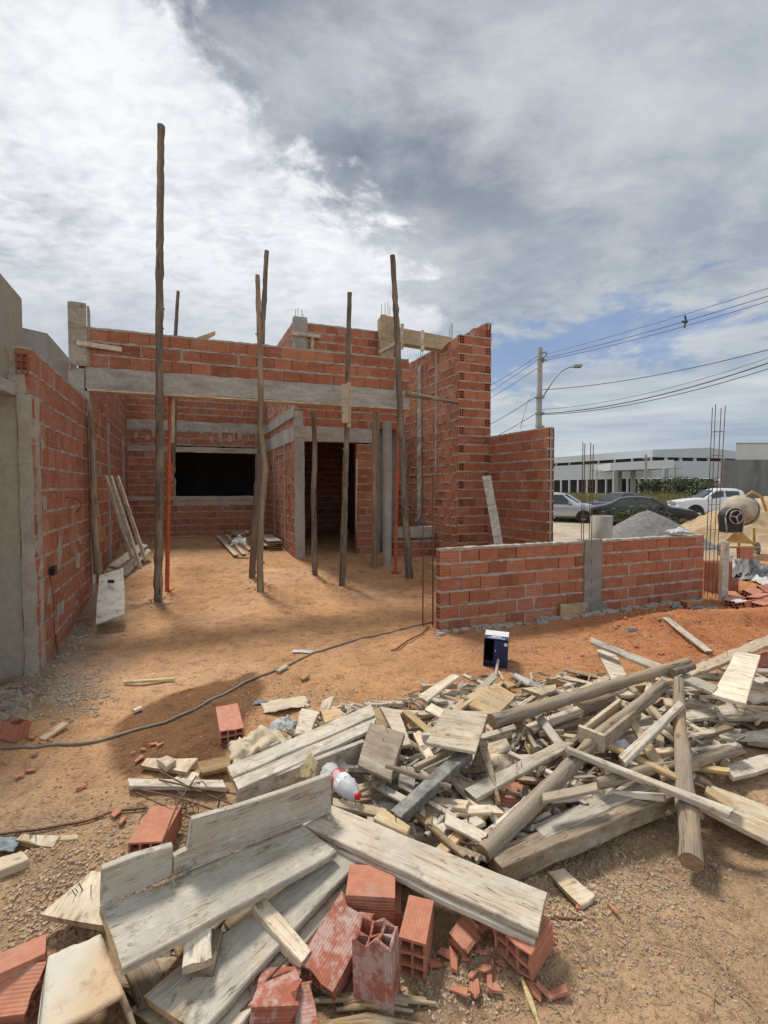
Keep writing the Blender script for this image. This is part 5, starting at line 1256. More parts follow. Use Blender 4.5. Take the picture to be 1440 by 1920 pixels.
def twigs():
    rng = random.Random(12); mb = MB()
    for (x0, y0, x1, y1, cnt) in ((850, 1580, 1400, 1900, 260), (0, 1560, 300, 1720, 60), (420, 1270, 640, 1340, 60), (700, 1170, 830, 1230, 40), (1050, 1150, 1440, 1250, 90)):
        for _ in range(cnt):
            g = G(rng.uniform(x0, x1), rng.uniform(y0, y1)); z = gz(g.x, g.y)+.004; a = rng.uniform(0, 6.3); l = rng.uniform(.015, .07)
            d = Vector((math.cos(a)*l, math.sin(a)*l, rng.uniform(0, .012))); k = Vector((rng.uniform(-.01, .01), rng.uniform(-.01, .01), .003))
            b = Vector((g.x, g.y, z)); mb.tube([b, b+d*.5+k, b+d], rng.uniform(.0006, .0018), 4, rng.randrange(2), cap=False)
    struct(mb.build('twigs', ['wood_brown', 'grass_dry']), 'stuff', 'fine twigs and straw bits on the ground')
twigs()
def clutter():
    # rusty wire tangle
    rng = random.Random(31)
    mb = MB()
    for (a, b) in (((300, 1446, .10), (440, 1510, .12)), ((250, 1478, .08), (420, 1525, .10)), ((298, 1462, .12), (452, 1490, .14)), ((368, 1455, .20), (300, 1590, .14)), ((430, 1480, .15), (405, 1530, .05)), ((255, 1486, .05), (380, 1545, .06))):
        A_, B_ = G(*a), G(*b); mid = A_.lerp(B_, .5)+Vector((rng.uniform(-.02, .02), 0, rng.uniform(-.01, .03))); mb.tube([A_, mid, B_], .0042, 6)
    tangle = thing('wire_tangle', 'rusty rebar cage crushed into a tangle at the left of the heap', 'rebar', G(350, 1490, 0))
    mb.build('bars', 'rebar', tangle)
    mb = MB()
    for k in range(13):
        c = G(rng.uniform(270, 420), rng.uniform(1465, 1540), rng.uniform(.05, .13)); s = rng.uniform(.03, .06); a = rng.uniform(0, 3.1); pts = []
        for i in range(7):
            t = i/6*5.4; pts.append(c+Vector((math.cos(a)*math.cos(t)*s, math.sin(a)*math.cos(t)*s, math.sin(t)*s*.8)))
        mb.tube(pts, .0024, 5)
    mb.build('stirrups', 'rebar', tangle)
    mb = MB(); mb.tube([G(748, 1532, .12), G(840, 1572, .12), G(900, 1588, .14)], .004, 6); mb.tube([G(790, 1527, .12), G(852, 1530, .12)], .004, 6); mb.tube([G(0, 1870, .03), G(480, 1815, .10)], .003, 5) if False else None
    tag(mb.build('steel_rod', 'rebar'), 'bent rusty rods in front of the thick slanting log', 'rod')
    mb = MB(); mb.tube([G(445, 1905, .05), G(490, 1850, .09), G(540, 1795, .12)], .004, 6); mb.tube([G(455, 1830, .09), G(500, 1920, .05)], .003, 6); tag(mb.build('steel_rod', 'rebar'), 'thin rods poking from under the grey boards at the bottom', 'rod')
    # soft drink bottle
    a = G(612, 1444, .24); b = G(673, 1494, .235); d = (b-a); L = d.length; q = d.to_track_quat('Z', 'Y').to_matrix().to_4x4(); m = Matrix.Translation(a) @ q
    bt = thing('plastic_bottle', 'crushed clear soft drink bottle with red cap and red white label on the heap', 'bottle', a)
    def prof(pr, sq=0):
        mb = MB(); vs = []; fs = []; n = 24
        for i, (r, z) in enumerate(pr):
            for k in range(n):
                t = 2*math.pi*k/n; rr = r*(1+sq*mn.noise(Vector((math.cos(t)*2, math.sin(t)*2, z*30)))); vs.append((rr*math.cos(t), rr*math.sin(t), z*L))
        for i in range(len(pr)-1):
            for k in range(n): fs.append((i*n+k, i*n+(k+1) % n, (i+1)*n+(k+1) % n, (i+1)*n+k))
        mb.add(vs, fs, 0, .5, True); mb.add([vs[k] for k in range(n)], [tuple(range(n))[::-1]]); mb.add([vs[-n+k] for k in range(n)], [tuple(range(n))]); return mb
    prof([(.02, 0), (.040, .02), (.043, .08), (.039, .2), (.042, .3), (.045, .38), (.045, .56), (.046, .64), (.043, .74), (.034, .84), (.020, .91), (.014, .95)], .3).build('body', 'bottle_clear', bt, m)
    prof([(.0455, .30), (.0465, .40), (.0465, .46)], .05).build('label_band', 'label_red', bt, m)
    prof([(.0463, .462), (.0468, .5), (.0465, .60)], .05).build('label_band', 'ink_white', bt, m)
    prof([(.0168, .945), (.0172, .97), (.0165, 1.0), (.013, 1.005)]).build('cap', 'cap_red', bt, m)
    # cloths, sacks, paper
    def crumple(name, label, cat, c, sx, sy, h, mat, seed, rot=0, n=22):
        mb = MB(); vs = []; o = Vector(c); rr = Matrix.Rotation(R(rot), 3, 'Z')
        for j in range(n+1):
            for i in range(n+1):
                u, v = i/n*2-1, j/n*2-1; k = max(0, 1-(u*u+v*v)*.75)
                p = rr @ Vector((u*sx*(1+.2*mn.noise(Vector((v*3, seed, 0)))), v*sy*(1+.25*mn.noise(Vector((u*3, seed, 5)))), 0))
                z = h*k*(.55+.5*mn.noise(Vector((u*1.6, v*1.6, seed))))+abs(mn.noise(Vector((u*4, v*4, seed+9))))*h*.4+.003
                vs.append(o+p+Vector((0, 0, z)))
        fs = [(j*(n+1)+i, j*(n+1)+i+1, (j+1)*(n+1)+i+1, (j+1)*(n+1)+i) for j in range(n) for i in range(n)]
        mb.add(vs, fs, 0, .5, True); ob = mb.build(name, mat); md = ob.modifiers.new('thick', 'SOLIDIFY'); md.thickness = .003; return tag(ob, label, cat)
    crumple('sack', 'crumpled cream paper sack at the upper left of the heap', 'sack', G(484, 1404, .06), .17, .11, .14, 'sack_cream', 3, 25)
    crumple('plastic_bag', 'clear crumpled plastic bag behind the cream sack', 'bag', G(532, 1366, .08), .09, .06, .09, 'tarp_light', 4)
    crumple('rag', 'cream and blue rag flattened on the dirt above the heap', 'rag', G(535, 1322, .01), .17, .09, .035, 'sack_cream', 7, 20)
    crumple('rag', 'blue grey scrap of cloth beside the cream rag', 'rag', G(490, 1319, .01), .06, .03, .03, 'cloth_blue', 8)
    crumple('paper_scrap', 'flat grey paper scrap on the dirt above the hose', 'paper', G(569, 1222, .02), .11, .035, .015, 'tarp_light', 9, -8)
    crumple('paper_sheet', 'white crumpled sheet beside the small channel form', 'paper', G(1158, 1400, .2), .07, .05, .06, 'paper_white', 10, 20)
    crumple('plastic_bag', 'white plastic bag beside the plank stack at the room wall', 'bag', P(449, 1010, 9.0)-Vector((0, 0, .12)), .14, .10, .22, 'tarp_light', 11)
    crumple('plastic_bag', 'small white bag on the dirt under the window', 'bag', G(366, 1022, .35), .10, .07, .12, 'tarp_light', 12)
    crumple('plastic_sheet', 'pale plastic sheet lying on the low wall top at right', 'sheet', P(1272, 999, 6.75), .16, .10, .09, 'tarp_light', 13)
    crumple('cement_bag', 'torn white bag between the fallen blocks at right', 'bag', G(1388, 1130, .08), .10, .06, .06, 'paper_white', 14)
    crumple('rag', 'dark scrap lying at the right foot of the low wall', 'rag', G(1268, 1140, .02), .07, .04, .08, 'cloth_blue', 15)
    crumple('plastic_sheet', 'flat grey sheet in the dirt right of the low wall', 'sheet', G(1318, 1140, .02), .20, .05, .03, 'tarp', 16)
    crumple('tarp', 'bluish scrap at the left edge next to the grey plank piece', 'rag', G(5, 1585, .01), .08, .04, .03, 'cloth_blue', 17)
    for i, (px, py, Y, sx, sy, h, mt_, lb) in enumerate(((1378, 1052, 8.6, .30, .2, .30, 'tarp_light', 'pale folded sheet on the left of the tarp pile'), (1408, 1058, 8.5, .34, .25, .36, 'tarp', 'dark folded tarp in the middle of the tarp pile'), (1420, 1072, 8.3, .36, .2, .18, 'tarp', 'grey tarp at the bottom of the tarp pile'), (1396, 1046, 8.7, .2, .14, .40, 'cloth_blue', 'bluish cloth on top of the tarp pile'), (1432, 1092, 7.9, .26, .12, .12, 'tarp_light', 'striped pale sheet below the tarp pile at the right edge'))):
        g = P(px, py, Y); crumple('tarp', lb, 'tarp', (g.x, g.y, gz(g.x, g.y)), sx, sy, h*1.5, mt_, 20+i, i*20)
    # cardboard box
    c = G(926, 1250, .0); z0 = gz(c.x, c.y)
    Wd, Hh, Dp = .215, .262, .26; ang = R(-20)
    bx = thing('cardboard_box', 'blue and white cardboard box lying open on the red dirt', 'box', (c.x, c.y, z0))
    m = Matrix.Translation((c.x-.10, c.y, z0+.004)) @ Matrix.Rotation(R(-16), 4, 'Z') @ Matrix.Rotation(R(2), 4, 'Y')
    T = .004; mb = MB()
    mb.box((0, 0, 0), (Wd, Dp, T)); mb.box((0, 0, Hh-T), (Wd, Dp*.40, Hh)); mb.box((0, 0, T), (T, Dp, Hh-T)); mb.box((Wd-T, 0, T), (Wd, Dp*.45, Hh-T))
    mb.build('blue_panel', 'box_blue', bx, m)
    mb = MB(); mb.box((0, Dp*.40, Hh-T), (Wd, Dp, Hh)); mb.box((Wd-T, Dp*.45, T), (Wd, Dp, Hh-T)); mb.box((T, Dp-T, T), (Wd-T, Dp, Hh-T)); mb.build('white_panel', 'box_white', bx, m)
    mb = MB(); mb.box((T, .01, T), (T+.002, Dp-T, Hh-T)); mb.box((Wd-T-.002, .01, T), (Wd-T, Dp-T, Hh-T)); mb.box((T+.002, Dp-T-.002, T), (Wd-T-.002, Dp-T, Hh-T)); mb.box((T+.002, .01, Hh-T-.002), (Wd-T-.002, Dp-T-.002, Hh-T)); mb.build('inner_shade', 'box_inside', bx, m)  # near-black inner faces paint the shade inside the open box
    mb = MB(); mb.box((Wd*.42, -.006, .006), (Wd-.001, -.002, Hh-.012), 0, .5, .001); fl = mb.build('flap', 'box_blue', bx, m)
    mb = MB(); n = 16; cx, cz, r = Wd*.9, Hh*.85, .016
    mb.add([(cx+r*math.cos(6.2832*k/n), -.0075, cz+r*math.sin(6.2832*k/n)) for k in range(n)], [tuple(range(n))]); mb.box((Wd*.46, -.0085, Hh*.58), (Wd*.51, -.0065, Hh*.62)); mb.build('print_mark', 'ink_white', fl, m)
    def text(s, size, mat_, parent, mm, name='lettering'):
        cu = bpy.data.curves.new(name, 'FONT'); cu.body = s; cu.size = size; cu.extrude = .0004; cu.align_x = 'CENTER'; cu.align_y = 'CENTER'; cu.shear = .2
        o = bpy.data.objects.new(name, cu); C.objects.link(o); dg = bpy.context.evaluated_depsgraph_get(); me = bpy.data.meshes.new_from_object(o.evaluated_get(dg)); bpy.data.objects.remove(o)
        me.materials.clear(); me.materials.append(M[mat_]); ob = bpy.data.objects.new(name, me); C.objects.link(ob); ob.matrix_basis = mm; ob.parent = parent; ob.matrix_parent_inverse = WM[parent.name].inverted(); WM[ob.name] = mm
        return ob
    text('Coralar', .052, 'ink_white', bx, m @ Matrix.Translation((Wd*.5, .030, Hh+.0015)) @ Matrix.Rotation(R(180), 4, 'Z'))
    mb = MB(); mb.box((Wd*.3, .062, Hh+.0005), (Wd*.72, .078, Hh+.0015)); mb.build('print_bar', 'ink_white', bx, m)
    text('Coralar', .052, 'ink_white', bx, m @ Matrix.Translation((Wd+.0015, .05, Hh*.5)) @ Matrix.Rotation(R(90), 4, 'Z') @ Matrix.Rotation(R(90), 4, 'X') @ Matrix.Rotation(R(90), 4, 'Z'))
    o = line_board('peg', 'short wooden peg stuck in the dirt in front of the box', G(928, 1272, 0), G(929, 1246, .0)+Vector((0, -.10, .09)), .022, .02, 'wood_grey', world=True, cat='peg')
    # stray bits
    for i, (px, py, s, lb) in enumerate(((15, 1330, .05, 'pale mortar lump beside the plastered pier'), (98, 1222, .03, 'small mortar lump at the foot of the left wall'), (1182, 1190, .05, 'pale torn paper bits on the berm'))):
        g = G(px, py); z = gz(g.x, g.y); mb = MB(); mb.box((g.x-s, g.y-s*.7, z-.01), (g.x+s, g.y+s*.7, z+s*.7), 0, .5, s*.25); tag(mb.build('rubble_lump', 'mortar'), lb, 'rubble')
clutter()
# ================= the background
def box_on(mb, a, b, z0, z1, th=.2, m=0):
    """wall panel from ground point a to b"""
    d = Vector((b[0]-a[0], b[1]-a[1], 0)); n = Vector((-d.y, d.x, 0)).normalized()*th
    a3, b3 = Vector((a[0], a[1], 0)), Vector((b[0], b[1], 0)); u = lambda p, z: (p.x, p.y, z)
    mb.hexa([u(a3, z0), u(b3, z0), u(b3+n, z0), u(a3+n, z0), u(a3, z1), u(b3, z1), u(b3+n, z1), u(a3+n, z1)], m)
def warehouse():
    K = P(1222, 914, 88); Lf = P(960, 914, 125); Rt = P(1392, 914, 92)
    th = thing('warehouse', 'long low pale grey warehouse with a dark strip of openings below its roof', 'warehouse', K)
    zt, zb1, zb0, zl = P(1222, 843, 88).z, P(1222, 857, 88).z, P(1222, 863.5, 88).z, P(1222, 896, 88).z
    mb = MB(); box_on(mb, Lf, K, zb1, zt, .4); mb.build('left_fascia', 'metal_sheet_pale', th)
    # right fascia with a shallow gable
    R1 = K.lerp(Rt, .62); mb = MB(); n = Vector((0, .5, 0)); zg = P(1326, 839, 90).z; ze = P(1376, 848, 92).z
    f = lambda p, z: Vector((p.x, p.y, z))
    mb.hexa([f(K, zb1), f(R1, zb1), f(R1+n, zb1), f(K+n, zb1), f(K, zt), f(R1, zg), f(R1+n, zg), f(K+n, zt)])
    mb.hexa([f(R1, zb1), f(Rt, zb1-.1), f(Rt+n, zb1-.1), f(R1+n, zb1), f(R1, zg), f(Rt, ze), f(Rt+n, ze), f(R1+n, zg)])
    mb.build('right_fascia', 'metal_sheet', th)
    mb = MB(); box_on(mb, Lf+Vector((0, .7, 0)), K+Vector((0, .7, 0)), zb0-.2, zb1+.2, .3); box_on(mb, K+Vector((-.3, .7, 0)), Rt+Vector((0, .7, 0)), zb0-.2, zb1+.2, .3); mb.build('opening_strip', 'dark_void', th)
    for i in range(11):
        t = i/10; p = Lf.lerp(K, t); mb = MB(); mb.box((p.x-.14, p.y+.2, zb0), (p.x+.14, p.y+.45, zb1)); mb.build('strip_post', 'metal_sheet', th)
    for i in range(1, 7):
        t = i/6.4; p = K.lerp(Rt, t); mb = MB(); mb.box((p.x-.25, p.y+.2, zb0), (p.x+.25, p.y+.6, zb1)); mb.build('strip_post', 'metal_sheet', th)
    mb = MB(); box_on(mb, Lf, K, zl, zb0, .4); box_on(mb, K, Rt, zl, zb0, .4); mb.build('lower_wall', 'metal_sheet', th)
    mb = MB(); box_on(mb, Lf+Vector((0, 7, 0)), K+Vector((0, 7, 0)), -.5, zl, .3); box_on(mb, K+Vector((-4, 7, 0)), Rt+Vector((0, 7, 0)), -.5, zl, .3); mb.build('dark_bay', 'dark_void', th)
    for i in range(17):
        p = Lf.lerp(K, i/16); mb = MB(); mb.box((p.x-.16, p.y+.1, -.3), (p.x+.16, p.y+.4, zl)); mb.build('column', 'metal_sheet_pale', th)
    for i in range(1, 5):
        p = K.lerp(Rt, i/4.2); mb = MB(); mb.box((p.x-.25, p.y+.1, -.3), (p.x+.25, p.y+.5, zl)); mb.build('column', 'metal_sheet_pale', th)
    # canopy
    a, b = P(1144, 914, 86), P(1262, 914, 76); zc1, zc0 = P(1200, 869, 82).z, P(1200, 880.5, 82).z
    mb = MB(); d = Vector((2.5, 12, 0)); q = [a, b, b+d, a+d]; mb.hexa([f(p, zc0) for p in q]+[f(p, zc1+.3) for p in q]); mb.build('canopy', 'metal_sheet_pale', th)
    for p in (a.lerp(b, .10), a.lerp(b, .9), a.lerp(b, .55)+d*.4, a.lerp(b, .48)+d*.9): mb = MB(); mb.box((p.x-.35, p.y, -.3), (p.x+.35, p.y+.6, zc0)); mb.build('canopy_column', 'pole_concrete', th)
    # white building and block wall at the right
    w_ = thing('white_building', 'plain white building rising above the grey block wall at the right edge', 'building', P(1420, 914, 50))
    mb = MB(); a = P(1378, 914, 50); z1 = P(1400, 833, 50).z; bk = P(1392, 914, 62); f = lambda p, z: (p.x, p.y, z); b = Vector((a.x+18, a.y, 0)); c2 = Vector((a.x+22, 62, 0)); mb.hexa([f(p, 0) for p in (a, b, c2, bk)]+[f(p, z1) for p in (a, b, c2, bk)]); mb.build('wall', 'white_wall', w_)
    mb = MB(); mb.hexa([f(p, z1+.002) for p in (a, b, c2, bk)]+[f(p, z1+.16) for p in (a, b, c2, bk)]); mb.build('roof_edge', 'galv', w_)
    mb = MB(); a = P(1353, 914, 40); z1 = P(1353, 862, 40).z; rough_box(mb, (a.x, a.y, -.2), (a.x+16, a.y+.2, z1), 0, 2, .01)
    tag(mb.build('block_wall', 'concrete_wall'), 'long dark grey cement rendered wall behind the sand and the pickup', 'wall')
warehouse()
def street_things():
    base = P(1008, 914, 30); base.z = 0
    th = thing('utility_pole', 'concrete utility pole with insulators and a curved street lamp arm behind the brick walls', 'utility pole', base)
    zt = P(1013, 652, 30).z
    mb = MB(); b0 = base+Vector((-.03, 0, 0)); t0 = Vector((P(1013, 652, 30).x, 30, zt))
    def taper(mb, a, b, w0, w1):
        mb.hexa([(a.x-w0, a.y-w0*.7, a.z), (a.x+w0, a.y-w0*.7, a.z), (a.x+w0, a.y+w0*.7, a.z), (a.x-w0, a.y+w0*.7, a.z), (b.x-w1, b.y-w1*.7, b.z), (b.x+w1, b.y-w1*.7, b.z), (b.x+w1, b.y+w1*.7, b.z), (b.x-w1, b.y+w1*.7, b.z)])
    taper(mb, b0, t0, .22, .12); mb.build('shaft', 'pole_concrete', th)
    mb = MB(); pts = [P(*c, 29.7) for c in ((1014, 752), (1022, 738), (1038, 712), (1052, 696), (1066, 689), (1080, 687))]; mb.tube(pts, [.045]*6, 8); la = mb.build('lamp_arm', 'galv', th)
    mb = MB(); c = P(1083, 687, 29.7); mb.box((c.x-.22, c.y-.14, c.z-.07), (c.x+.24, c.y+.14, c.z+.07), 0, .5, .02); mb.build('lamp_head', 'galv', la)
    mb = MB(); a = P(1013, 661, 29.8); mb.tube([a, P(1024, 661, 29.8)], .04, 6); mb.tube([P(1013, 672, 29.8), P(1026, 676, 29.8)], .05, 6); mb.tube([P(1024, 659, 29.8), P(1024, 668, 29.8)], .06, 6); mb.box(tuple(P(1017, 680, 29.9)), tuple(P(1022, 668, 29.6))); mb.build('insulator_bracket', 'galv', th)
    mb = MB()
    for py in (745, 775, 800): c = P(1012, py, 30); mb.box((c.x-.24, c.y-.2, c.z-.06), (c.x+.24, c.y+.15, c.z+.06))
    mb.build('clamp_band', 'galv', th)
    def wire(lb, a, b, sag, r, mt_='cable', n=18):
        mb = MB(); pts = []
        for i in range(n+1):
            t = i/n; p = a.lerp(b, t); p.z -= sag*4*t*(1-t); pts.append(p)
        mb.tube(pts, r, 5); tag(mb.build('power_line', mt_), lb, 'cable', 'overhead cables running from the utility pole')
    for i, (pa, pb, sg, r, mt_) in enumerate((((1025, 664), (1500, 521), .10, .016, 'cable_light'), ((1025, 671), (1500, 536), .15, .016, 'cable'), ((1025, 675), (1500, 546), .2, .016, 'cable_light'), ((1016, 731), (1500, 640), .35, .02, 'cable'), ((1014, 768), (1500, 650), .5, .013, 'cable_light'), ((1014, 776), (1500, 660), .5, .03, 'cable_light'), ((1014, 778), (1500, 672), .5, .018, 'cable'))):
        wire(('highest thin cable', 'second thin cable', 'third thin cable', 'single dark cable', 'faint upper cable of the lower bundle', 'thick cable of the lower bundle', 'lowest cable')[i]+' running from the pole to the right edge', P(*pa, 29.8), P(*pb, 20), sg, r, mt_)
    for i, (pa, pb, Yb, sg, r) in enumerate((((1008, 668), (800, 775), 46, .4, .016), ((1008, 674), (800, 795), 46, .4, .016), ((1008, 690), (800, 806), 46, .3, .016), ((1005, 744), (820, 835), 46, .4, .02), ((1005, 775), (820, 860), 46, .4, .02))):
        wire(('highest', 'second', 'third', 'fourth', 'lowest')[i]+' cable running from the pole leftwards behind the tall corner', P(*pa, 30), P(*pb, Yb), sg, r)
    mb = MB(); rng = random.Random(2)
    for k in range(2): mb.tube([P(1001, 735+k*9, 30), P(990, 752, 30), P(983, 775, 31), P(976, 800+k*6, 31)], .012, 5)
    tag(mb.build('service_wire', 'cable_light'), 'loose thin wires hanging on the left side of the utility pole', 'cable')
    c = P(1284, 603, 25.3); mb = MB(); mb.tube([c+Vector((-.02, 0, -.32)), c+Vector((.06, 0, .05)), c+Vector((.0, 0, .32))], .05, 6); mb.tube([c+Vector((-.16, 0, .0)), c+Vector((.14, 0, -.02))], .06, 6)
    tag(mb.build('cable_spacer', 'cable'), 'small dark spacer clipping the upper cables together', 'cable spacer')
    for i, (px, pt, Y, lb) in enumerate(((1211, 852, 70, 'grey pole before the warehouse canopy'), (1119, 876, 80, 'far pole with a cross arm left of the canopy'), (1266, 871, 80, 'far pole with a cross arm right of the canopy'))):
        b = P(px, 914, Y); b.z = 0; t = P(px, pt, Y); pl = thing('distant_pole', lb, 'utility pole', b); mb = MB(); mb.tube([b, t], [.28 if i == 0 else .16, .15 if i == 0 else .1], 8); mb.build('shaft', 'pole_concrete', pl)
        mb = MB(); w_ = 1.0 if i else .5; mb.box((t.x-w_, t.y-.1, t.z-.7), (t.x+w_, t.y+.1, t.z-.55)); mb.build('cross_arm', 'pole_concrete', pl)
street_things()

# vehicles: x forwards, y left, z up, origin on the ground at mid length
def vehicle(name, label, cat, pos, yaw, prof, belt, wid, glass, wheels, wr, paint, pickup=None, details=()):
    """prof: list of (x, top z, half width at top) from rear to front; belt(x) height of the waist"""
    th = thing(name, label, cat, pos); m = Matrix.Translation(Vector(pos)) @ Matrix.Rotation(yaw, 4, 'Z')
    mb = MB(); zl = .22; rings = []
    xs0, xs1 = prof[0][0], prof[-1][0]
    for (x, zt, wt) in prof:
        k = min((x-xs0), (xs1-x)); nar = 1-.10*max(0, 1-k/.45)**2; w = wid*nar
        zb = min(belt(x), zt-.02); r = [(x, 0, zl+.04), (x, w*.88, zl+.04), (x, w*.985, zl+.12), (x, w, .5*(zl+zb)), (x, w*.985, zb-.08), (x, w*.95, zb)]
        wt2 = min(wt, w*.93)
        r += [(x, wt2+(w*.95-wt2)*.06, zb+(zt-zb)*.86), (x, wt2-.10, zt-.005), (x, 0, zt+.012)]
        rings.append(r)
    K = len(rings[0]); vs = []
    for r in rings:
        full = r+[(p[0], -p[1], p[2]) for p in r[-2:0:-1]]; vs += full
    n = 2*K-2; fs = [tuple(range(n))[::-1], tuple((len(rings)-1)*n+i for i in range(n))]
    for i in range(len(rings)-1):
        for k in range(n): fs.append((i*n+k, i*n+(k+1) % n, (i+1)*n+(k+1) % n, (i+1)*n+k))
    mb.add(vs, fs, 0, .5, True); body = mb.build('body', paint, th, m)
    md = body.modifiers.new('s', 'SUBSURF'); md.levels = 1; md.render_levels = 2
    cr = body.data.attributes.new('crease_edge', 'FLOAT', 'EDGE'); cr.data.foreach_set('value', [.62]*len(body.data.edges))
    # side glass: quads set 6 mm proud of the cabin
    for q in glass:
        for s in (1, -1):
            mb = MB(); c = [Vector((x, s*y, z)) for x, y, z in q]; nrm = Vector((0, s*.015, 0)); mb.add([p+nrm for p in c]+[p-nrm*2 for p in c], [(0, 1, 2, 3), (7, 6, 5, 4), (0, 4, 5, 1), (1, 5, 6, 2), (2, 6, 7, 3), (3, 7, 4, 0)]); mb.build('side_window', 'glass_dark', th, m)
    for nm, q in details.get('panes', ()):
        mb = MB(); c = [Vector(p) for p in q]; nr = (c[1]-c[0]).cross(c[3]-c[0]).normalized()
        if nr.z < 0: nr = -nr
        mb.add([p+nr*.02 for p in c]+[p-nr*.05 for p in c], [(0, 1, 2, 3), (7, 6, 5, 4), (0, 4, 5, 1), (1, 5, 6, 2), (2, 6, 7, 3), (3, 7, 4, 0)]); mb.build(nm, 'glass_dark', th, m)
    for x in wheels:
        for s in (1, -1):
            c = Vector((x, s*(wid-.10), wr)); mb = MB(); pr = [(.55, -.11), (.93, -.11), (1, -.07), (1, .07), (.93, .11), (.55, .11)]
            vs = []; N = 24
            for (r, y) in pr:
                for k in range(N): a = 2*math.pi*k/N; vs.append((c.x+r*wr*math.cos(a), c.y+y, c.z+r*wr*math.sin(a)))
            fs = [(i*N+k, i*N+(k+1) % N, ((i+1) % 6)*N+(k+1) % N, ((i+1) % 6)*N+k) for i in range(6) for k in range(N)]
            mb.add(vs, fs, 0, .5, True); wo = mb.build('wheel', 'rubber', th, m)
            mb = MB(); R_ = wr*.60
            for k in range(7):
                a = 2*math.pi*k/7; u = Vector((math.cos(a), 0, math.sin(a))); v = Vector((-math.sin(a), 0, math.cos(a))); cc = c+Vector((0, s*.085, 0))
                mb.add([cc+v*.035, cc+u*R_+v*.05, cc+u*R_-v*.05, cc-v*.035], [(0, 1, 2, 3)])
            mb.tube([c+Vector((0, s*.06, 0)), c+Vector((0, s*.1, 0))], wr*.16, 10)
            mb.add([(c.x+rr*math.cos(2*math.pi*k/N), c.y+s*.092, c.z+rr*math.sin(2*math.pi*k/N)) for rr in (wr*.54, wr*.64) for k in range(N)], [(k, (k+1) % N, N+(k+1) % N, N+k) for k in range(N)])
            mb.build('rim', 'rim', wo, m)
            mb = MB(); N = 20; R2 = wr*1.17
            mb.add([(c.x+R2*math.cos(math.pi*k/N-.15+(.3*k/N)), s*(wid+.008), c.z-.02+R2*math.sin(math.pi*k/N-.15+.3*k/N)) for k in range(N+1)]+[(c.x+R2*math.cos(math.pi*k/N-.15+.3*k/N), s*(wid-.25), c.z-.02+R2*math.sin(math.pi*k/N-.15+.3*k/N)) for k in range(N+1)], [tuple(range(N+1)), tuple(range(2*N+1, N, -1))]+[(k, k+1, N+2+k, N+1+k) for k in range(N)]); mb.build('wheel_arch', 'black_plastic', th, m)
    for (nm, mt_, a, b) in details.get('boxes', ()):
        sides = (1, -1) if a[1] > 0.02 else (0,)
        for s in sides:
            mb = MB()
            if s == 0: mb.box(a, b, 0, .5, .004)
            else: mb.box((a[0], min(s*a[1], s*b[1]), a[2]), (b[0], max(s*a[1], s*b[1]), b[2]), 0, .5, .006)
            mb.build(nm, mt_, th, m)
    return th
# silver hatchback, nose to the right
def ppos(px, Y): p = P(px, 914, Y); return (p.x, p.y, gz(p.x, p.y))
hp = [(-1.9, .62, .55), (-1.88, .95, .60), (-1.75, 1.25, .58), (-1.55, 1.46, .58), (-1.0, 1.53, .60), (-.2, 1.54, .60), (.25, 1.48, .58), (.62, 1.26, .62), (1.0, 1.0, .70), (1.45, .93, .70), (1.75, .82, .68), (1.9, .66, .60), (1.94, .45, .55)]
vehicle('hatchback', 'silver hatchback parked by the field, half hidden behind the brick wall end', 'car', ppos(1050, 25), R(-28), hp, lambda x: .90+.03*x*0, .83,
    [[(-1.35, .775, .93), (-.35, .775, .93), (-.35, .655, 1.42), (-1.2, .655, 1.40)], [(-.25, .775, .93), (.72, .78, .93), (.22, .66, 1.42), (-.25, .655, 1.42)]], (-1.22, 1.25), .31, 'car_silver',
    details={'panes': [('windscreen', [(.98, .62, 1.02), (.98, -.62, 1.02), (.36, -.53, 1.45), (.36, .53, 1.45)])],
             'boxes': [('headlight', 'lamp_glass', (1.68, .48, .66), (1.90, .74, .78)), ('grille', 'black_plastic', (1.86, -.42, .66), (1.96, .42, .74)), ('bumper', 'black_plastic', (1.82, -.55, .34), (1.98, .55, .46)), ('number_plate', 'plate', (1.965, -.2, .48), (1.99, .2, .60)), ('mirror', 'car_silver', (.55, .84, .95), (.68, 1.0, 1.08))]})
bp = [(-2.1, .60, .6), (-2.08, .90, .66), (-1.7, 1.0, .68), (-1.45, 1.04, .66), (-.85, 1.36, .58), (-.3, 1.41, .58), (.2, 1.37, .58), (.95, .98, .66), (1.35, .93, .70), (1.85, .84, .68), (2.08, .68, .62), (2.14, .45, .58)]
cg = [[(-1.22, .79, .96), (-.30, .79, .96), (-.30, .63, 1.30), (-.80, .63, 1.28)], [(-.22, .79, .96), (.80, .80, .95), (.22, .65, 1.28), (-.22, .63, 1.30)]]
cb_ = [('headlight', 'lamp_glass', (1.88, .48, .62), (2.10, .76, .74)), ('grille', 'rim', (2.05, -.40, .60), (2.17, .40, .68)), ('bumper', 'black_plastic', (2.04, -.6, .32), (2.2, .6, .42)), ('number_plate', 'plate', (2.17, -.2, .45), (2.2, .2, .57)), ('mirror', 'car_black', (.62, .86, .92), (.75, 1.02, 1.04))]
vehicle('sedan', 'black sedan parked behind the weeds and the gravel pile', 'car', ppos(1204, 21.0), R(-24), bp, lambda x: .92, .87, cg, (-1.32, 1.36), .31, 'car_black',
    details={'panes': [('windscreen', [(.98, .66, 1.0), (.98, -.66, 1.0), (.30, -.55, 1.35), (.30, .55, 1.35)])], 'boxes': cb_})
